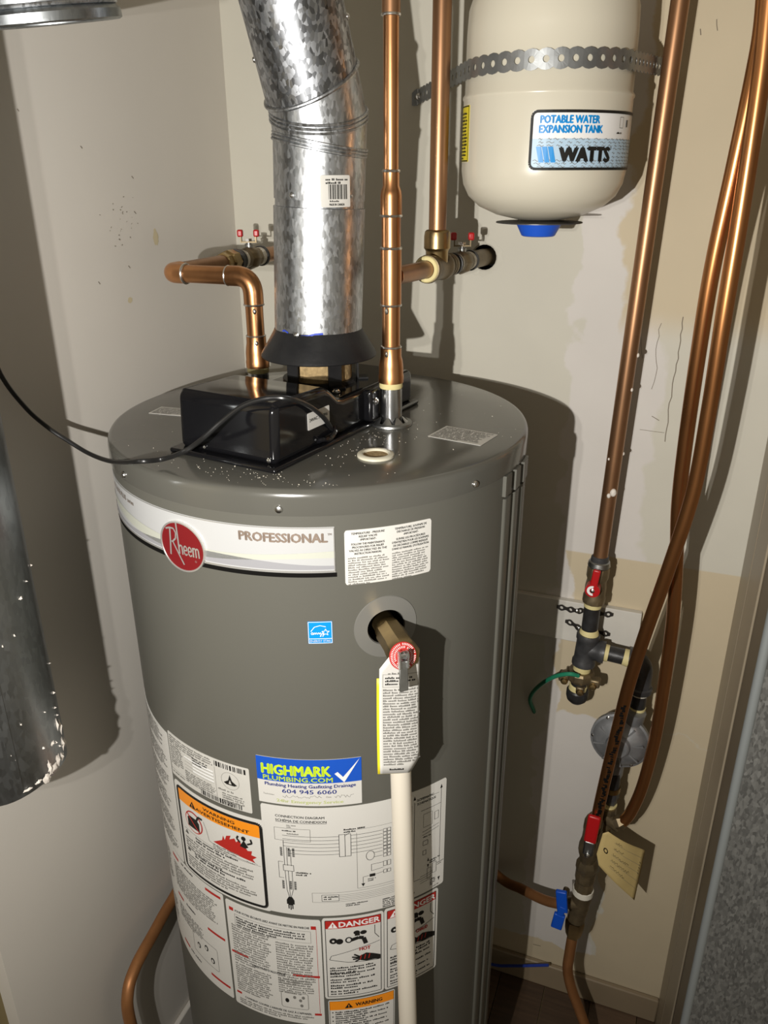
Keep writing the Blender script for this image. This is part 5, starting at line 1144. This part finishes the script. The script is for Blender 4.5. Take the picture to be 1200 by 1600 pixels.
stud(h2+V((0, -0.002, 0)), (0, -1, 0), 0.0036, rvl, 'handle_nut'); MB().cyl(h2+V((0, 0.025, 0)), h2, 0.0065).build('stem', M['brass_dark'], rvl)
# tee with blue valve
bt = thing('brass_tee_valve', 'dark brass tee with a blue butterfly handle, low on the wall', 'valve', tuple(atY(900, 1455, 0.22)))
prof_seg((919, 1342), (915, 1362), [(0, 0), (0.0150, 0), (0.0188, 0.3), (0.0188, 0.75), (0.0165, 1), (0, 1)], 'brass_dark', 'upper_nut', bt, 8, 0.217, 25)
prof_seg((916, 1360), (911, 1390), [(0, 0), (0.0178, 0), (0.0178, 0.4), (0.0155, 0.5), (0.0170, 0.9), (0, 1)], 'brass_dark', 'coupling', bt, 12, 0.218, 25)
prof_seg((912, 1386), (910, 1396), [(0.015, 0), (0.0182, 0.1), (0.0188, 0.8), (0.015, 1.0)], 'tape_white', 'thread_tape', bt, 20, 0.219)
prof_seg((911, 1393), (899, 1440), [(0, 0), (0.0178, 0.0), (0.0172, 0.3), (0.0160, 0.36), (0.0172, 0.45), (0.0158, 0.55), (0.0166, 0.62), (0.0152, 0.72), (0.0160, 0.9), (0, 1)], 'brass_dark', 'body', bt, 16, 0.22, 28)
prof_seg((899, 1437), (895, 1463), [(0, 0), (0.0165, 0.0), (0.0175, 0.2), (0.0165, 0.55), (0.0140, 0.9), (0.0098, 1), (0, 1)], 'brass', 'flare_nut', bt, 6, 0.22, 20)
seg((906, 1410), (884, 1411), 0.0120, 0.0100, 'brass_dark', 'side_branch', bt, 14, 0.215)
bh = atY(877, 1412, 0.180)
MB().cyl(bh+V((0.004, 0.035, 0)), bh, 0.0058).build('stem', M['brass_dark'], bt)
def slab(P, Q, w0, th, nm, par):
    P, Q = V(P), V(Q); d = (Q-P).normalized(); s_ = d.cross(V((0, 1, 0))).normalized(); n_ = s_.cross(d)
    return bevel(MB().obox((P+Q)/2, d*((Q-P).length/2), s_*w0, n_*th).build(nm, M['blue_plastic'], par), 0.0022, 3)
hdl = slab(atY(877, 1392, 0.178), atY(879, 1424, 0.178), 0.0095, 0.0040, 'handle', bt)
slab(atY(880, 1416, 0.177), atY(872, 1436, 0.177), 0.0062, 0.0036, 'handle_neck', hdl)
slab(atY(875, 1428, 0.177), atY(869, 1449, 0.177), 0.0098, 0.0040, 'handle_wing', hdl)
# outlet tube and the tube that goes round behind the heater
ot = [(895, 1460, .22), (890, 1490, .22), (887, 1515, .22), (893, 1545, .22), (906, 1580, .215), (922, 1625, .205), (938, 1680, .195)]
single(MB().tube(smooth_path([atY(*p) for p in ot], 8), 0.0098, 16), 'copper_tube', M['copper_dull'], 'dull copper tube leaving the bottom of the blue-handled tee towards the floor', 'tube')
bp_ = [atY(884, 1411, .215), atY(868, 1411, .222), atY(845, 1404, .240), atY(815, 1389, .270), atY(782, 1372, .300), V((0.13, 0.318, 0.352)), V((0.0, 0.322, 0.375)), V((-0.15, 0.305, 0.40)), V((-0.262, 0.200, 0.425)), V((-0.288, 0.05, 0.455)), atX(268, 1408, -0.280), atX(240, 1458, -0.272), atX(213, 1508, -0.264), atX(200, 1550, -0.258), atX(203, 1595, -0.256), V((-0.252, -0.235, 0.22)), V((-0.248, -0.225, 0.09)), V((-0.245, -0.22, 0.0))]
single(MB().tube(smooth_path(bp_, 8), 0.0094, 16), 'copper_tube', M['copper_dull'], 'dull copper tube looping behind the heater and down beside the left wall', 'tube')
single(MB().tube(smooth_path([(0.10, 0.315, 0.03), atY(765, 1506, 0.312), atY(800, 1509, 0.310), atY(857, 1508, 0.307)], 6), 0.0030, 8), 'wire_end', M['blue_wire'], 'short blue wire end sticking out from behind the heater near the baseboard', 'wire')
# manila tag
class Quad:
    def __init__(s, tl, tr, br, bl, bulge, W, H): s.c = [V(p) for p in (tl, tr, br, bl)]; s.b = bulge; s.W = W; s.H = H; s.N = (s.c[1]-s.c[0]).cross(s.c[0]-s.c[3]).normalized()
    def __call__(s, u, v, h=0.0):
        a, b = u/s.W, v/s.H; tl, tr, br, bl = s.c
        return (bl*(1-a)+br*a)*(1-b)+(tl*(1-a)+tr*a)*b+s.N*(h+s.b(a, b))
def sheet(S, outline, name, m, par, nu=12, nv=12):
    """a thin card: grid clipped per column by outline(a) -> (b0, b1)"""
    mb = MB(); vs = []; fs = []
    for i in range(nu+1):
        b0, b1 = outline(i/nu)
        for j in range(nv+1): vs.append(S(S.W*i/nu, S.H*(b0+(b1-b0)*j/nv), 0))
    for i in range(nu):
        for j in range(nv): a = i*(nv+1)+j; fs.append((a, a+nv+1, a+nv+2, a+1))
    o = mb.add(vs, fs).build(name, m, par, sharp=60); sd = o.modifiers.new('thickness', 'SOLIDIFY'); sd.thickness = 0.0005; sd.offset = 0; return o
mt = thing('inspection_tag', 'handwritten manila card tag hanging beside the red-handled valve', 'tag', tuple(atY(935, 1345, 0.195)))
S_ = Quad(atY(944, 1295, 0.200), atY(1010, 1332, 0.235), atY(993, 1410, 0.215), atY(929, 1345, 0.190), lambda a, b: 0.006*math.sin(PI*a*1.3), 0.080, 0.055)
sheet(S_, lambda a: (max(0, 0.22-2.6*a), min(1, 0.86+2.2*a)), 'card', M['manila'], mt)
lb = Label(S_, 0.08, 0.055); lb.hh = lambda lay: 0.0006
lb.loop('dark', 0.0105, 0.0275, 0.0030, 0.0030, 0.0016, 14)
for i in range(5):
    v = 0.046-0.0085*i; lb.line('ink_soft', [(0.020, v), (0.076, v)], 0.00025)
    lb.line('ink', [(0.022+k*0.0013, v+0.0012+random.uniform(-0.0008, 0.0026)) for k in range(random.randint(8, 36))], 0.0004)
for k in range(5): lb.line('ink', [(0.0765-0.0015*(k % 2), 0.028+0.003*k), (0.0735, 0.029+0.003*k)], 0.0006)
for mm_k, mm in lb.ink.items(): mm.build('handwriting' if mm_k[0] != 'dark' else 'eyelet', M[mm_k[0]], mt, smooth=False)

# ================================================================== relief valve, tags, discharge pipe
RZ = V((0, 0, VZ)); K = lambda k, dz=0.0, dt=0.0: nv*(R+k)+RZ+V((0, 0, dz))+tv*dt
rl = thing('relief_valve', 'brass temperature and pressure relief valve with red disc and steel lever', 'valve', tuple(K(0.05, -0.04)))
MB().lathe(K(-0.022), nv, [(0, 0), (0.0125, 0), (0.0125, 0.024), (0.0140, 0.026), (0.0140, 0.040)], 24).build('inlet', M['brass'], rl)
MB().lathe(K(0.010), nv, [(0.0, 0), (0.0152, 0.0), (0.0156, 0.003), (0.0156, 0.028), (0.0165, 0.036), (0.0168, 0.048), (0.0150, 0.053), (0, 0.053)], 8, PI/8).build('body', M['brass'], rl, sharp=20)
MB().cyl(K(0.046, 0.0), K(0.046, -0.048), 0.0142, 0.0142, 20).build('outlet', M['brass_dark'], rl)
P_ = on_plane(630, 1025, nv*(R+0.068), nv); dax = (nv*0.93+V((0, 0, 0.36))).normalized()
rd = MB().lathe(P_-dax*0.003, dax, [(0, 0), (0.0136, 0), (0.0142, 0.001), (0.0142, 0.0024), (0.0136, 0.003), (0, 0.003)], 36).build('red_disc', M['red_ink'], rl)
a_ = V((0, 0, 1)); a_ = (a_-dax*a_.dot(dax)).normalized(); b_ = a_.cross(dax)
lb = Label(Flat(P_, b_, a_), 0, 0); lb.hh = lambda lay: 0.0003
for rr_, n_ in ((0.0122, 46), (0.0092, 34)):
    for i in range(n_):
        t_ = 2*PI*i/n_
        if random.random() < 0.14: continue
        lb.line('white_ink', [(rr_*math.cos(t_)-0.0011*math.cos(t_), rr_*math.sin(t_)-0.0011*math.sin(t_)), (rr_*math.cos(t_)+0.0010*math.cos(t_), rr_*math.sin(t_)+0.0010*math.sin(t_))], 0.0006)
for mm in lb.ink.values(): mm.build('printing', M['white_ink'], rd, smooth=False)
MB().lathe(P_, dax, [(0.0062, 0), (0.0058, 0.004), (0.003, 0.0055), (0, 0.0055)], 20).build('spindle_nut', M['steel'], rl)
l0, l1 = on_plane(630, 1019, nv*(R+0.076), nv), on_plane(631, 1076, nv*(R+0.084), nv); ldir = (l1-l0).normalized()
for s_ in (-1, 1): MB().obox(l0+ldir*0.008+tv*s_*0.0042, ldir*0.0085, tv*0.0008, ldir.cross(tv)*0.0032).build('lever_fork', M['steel'], rl)
bevel(MB().obox(l0+(l1-l0)*0.66, ldir*0.0155, tv*0.0046, ldir.cross(tv)*0.0011).build('lever', M['steel_dull'], rl), 0.0008, 2)
MB().cyl(l0+ldir*0.004-tv*0.005, l0+ldir*0.004+tv*0.005, 0.0016, n=10).build('lever_pin', M['steel'], rl)
dp = thing('discharge_pipe', 'cream plastic discharge pipe running down in front of the heater', 'pipe', (0, 0, 0))
q0 = K(0.047, -0.040); q1 = on_plane(637.5, 1600, nv*(R+0.047), nv)
q0 = on_plane(624.5, 1150, nv*(R+0.047), nv); dq = (q1-q0).normalized(); q0 = q0-dq*0.025; qe = q0+dq*1.00
dp.location = qe; dp['_o'] = tuple(qe)
MB().cyl(q0, qe, 0.0116, n=28).build('pipe', M['pvc'], dp)
Pt = nv*(R+0.0635)
C_ = [on_plane(a, b, Pt, nv) for a, b in ((593, 1021), (658, 1019), (658, 1207), (594, 1209))]
S_ = Quad(*C_, lambda a, b: -0.012*max(0, a-0.45)**2-0.002*math.sin(PI*b), 0.045, 0.135)
tg = thing('warning_tag', 'white printed instruction tag hanging from the relief valve', 'tag', tuple(C_[3]))
sheet(S_, lambda a: (0.0 if a < 0.74 else (a-0.74)*0.46, 1.0-max(0, 0.30-a)*0.42-max(0, a-0.88)*0.5), 'card', M['paper'], tg, 14, 14)
lb = Label(S_, 0.045, 0.135); lb.hh = lambda lay: 0.0006
lb.micro('ink_soft', 0.009, 0.1150, 0.020, 1, 0.003); lb.frame('ink_soft', 0.0035, 0.098, 0.0435, 0.1120, 0.0003)
lb.micro('ink', 0.0060, 0.1105, 0.034, 3, 0.0034, 0.99); 
lb.micro('ink_soft', 0.0038, 0.0968, 0.0385, 29, 0.0030, 1.06)
lb.micro('ink', 0.010, 0.0070, 0.028, 1, 0.0030)
for mm_k, mm in lb.ink.items(): mm.build('printing', M[mm_k[0]], tg, smooth=False)
Sy = Quad(*[p-nv*0.0016-tv*0.0022-V((0, 0, 0.001)) for p in C_], lambda a, b: -0.012*max(0, a-0.45)**2-0.002*math.sin(PI*b), 0.045, 0.135)
ty = thing('warning_tag', 'yellow tag mostly hidden behind the white relief valve tag', 'tag', tuple(C_[3]-nv*0.0016))
sheet(Sy, lambda a: (0.0 if a < 0.74 else (a-0.74)*0.46, 0.80), 'card', M['yellow_card'], ty, 10, 10)

# ================================================================== ducts at the left, cord
dx, dy, dr = -0.2455, -0.3540, 0.060
ld2 = thing('air_duct', 'old round galvanised air duct hanging at the left edge, white sealant at its open end', 'duct', (dx, dy, 0.97))
n = 48; rings = []
for z, k in ((0.972, 0.0), (0.985, 0.0), (1.05, 0.0), (2.438, 0.0)):
    rings.append([V((dx+dr*math.cos(2*PI*i/n)*(1+(0.012*math.sin(3*2*PI*i/n) if z < 1 else 0)), dy+dr*math.sin(2*PI*i/n), z+(0.006*math.sin(2*2*PI*i/n+1) if z < 0.98 else 0))) for i in range(n)])
inner = [[V((dx+(p.x-dx)*0.975, dy+(p.y-dy)*0.975, p.z)) for p in r_] for r_ in reversed(rings)]
loft(inner[-1:][::-1]+rings if False else [inner[-2], inner[-1]]+rings).build('sheet', M['galv_old'], ld2, sharp=40)
ta = math.radians(-38)
MB().obox((dx+dr*math.cos(ta), dy+dr*math.sin(ta), 1.70), V((-math.sin(ta), math.cos(ta), 0))*0.004, V((math.cos(ta), math.sin(ta), 0))*0.0012, (0, 0, 0.72)).build('lock_seam', M['galv_old'], ld2)
def smear(a, z, w, h, nm='sealant_smear'):
    S_ = Cyl(dx, dy, dr, a, z); n_ = 18; vs = []; fs = []
    for i in range(n_):
        t_ = 2*PI*i/n_; k = random.uniform(0.55, 1.25); vs.append(S_(w*k*math.cos(t_), h*k*math.sin(t_), 0.0003))
    for i in range(n_):
        p_ = vs[i]; vs.append(p_*0.55+S_(0, 0, 0.002)*0.45)
    vs.append(S_(0, 0, 0.0028))
    for i in range(n_): j = (i+1) % n_; fs += [(i, j, n_+j, n_+i), (n_+i, n_+j, 2*n_)]
    MB().add(vs, fs).build(nm, M['sealant'], ld2)
for a, z, w, h in ((-8, 0.980, 0.006, 0.006), (-2, 0.990, 0.0035, 0.010), (5, 0.984, 0.006, 0.005), (12, 0.990, 0.004, 0.008), (20, 0.987, 0.005, 0.006), (27, 1.000, 0.0028, 0.012), (34, 0.995, 0.004, 0.007), (-18, 0.982, 0.004, 0.003), (-30, 0.979, 0.006, 0.002), (22, 1.030, 0.0016, 0.010), (30, 1.022, 0.002, 0.012), (8, 1.016, 0.003, 0.003), (-5, 1.020, 0.002, 0.002)): smear(a, z, w, h)
for i in range(16): smear(random.uniform(-40, 40), random.uniform(1.0, 1.24), random.uniform(0.0005, 0.0014), random.uniform(0.0006, 0.0022), 'sealant_spot')
smear(5, 1.205, 0.003, 0.002, 'sealant_spot')
sc_, sr_ = V((-0.208, -0.168, 1.7515)), 0.0735
sax = (V((0, 0, 1))+Fw*0.155-Lf*(-0.085)).normalized()
sb_ = thing('duct_stub', 'round galvanised duct end with a rolled flange in the upper left corner', 'duct', tuple(sc_))
MB().lathe(sc_, sax, [(sr_-0.001, 0.004), (sr_-0.001, 0.25), (sr_, 0.25), (sr_, 0.006), (sr_+0.0045, 0.0015), (sr_+0.0045, -0.006), (sr_+0.002, -0.0075), (sr_-0.001, -0.006), (sr_-0.001, 0.004)], 56).build('sheet', M['galv_old'], sb_, sharp=40)
MB().ring(sc_+sax*0.0075, sax, sr_+0.001, 0.0018, 56).build('rolled_bead', M['galv'], sb_)
cpts = [atX(-30, 500, -0.292), atX(0, 583, -0.288), atX(40, 637, -0.283), atX(75, 668, -0.274), atX(105, 688, -0.256), atX(140, 709, -0.225), atX(175, 721, -0.168), atZ(215, 721, 1.334), atZ(255, 717, 1.334), atY(290, 704, -0.245), atY(318, 684, -0.228), atY(345, 660, -0.216), atY(380, 634, -0.212), atY(420, 622, -0.209), atY(455, 624, -0.200), on_plane(482, 634, H(0, 0.074, 0), hw), on_plane(503, 650, H(0, 0.074, 0), hw), on_plane(516, 667, H(0, 0.068, 0), hw), on_plane(519, 675, H(0, 0.060, 0), hw)]
single(MB().tube(smooth_path(cpts, 8), 0.0027, 10), 'power_cord', M['rubber'], 'thin black power cord looping from the damper housing off to the left', 'cord', tuple(cpts[-1]))

for ob in bpy.data.objects:
    if '_o' in ob: del ob['_o']
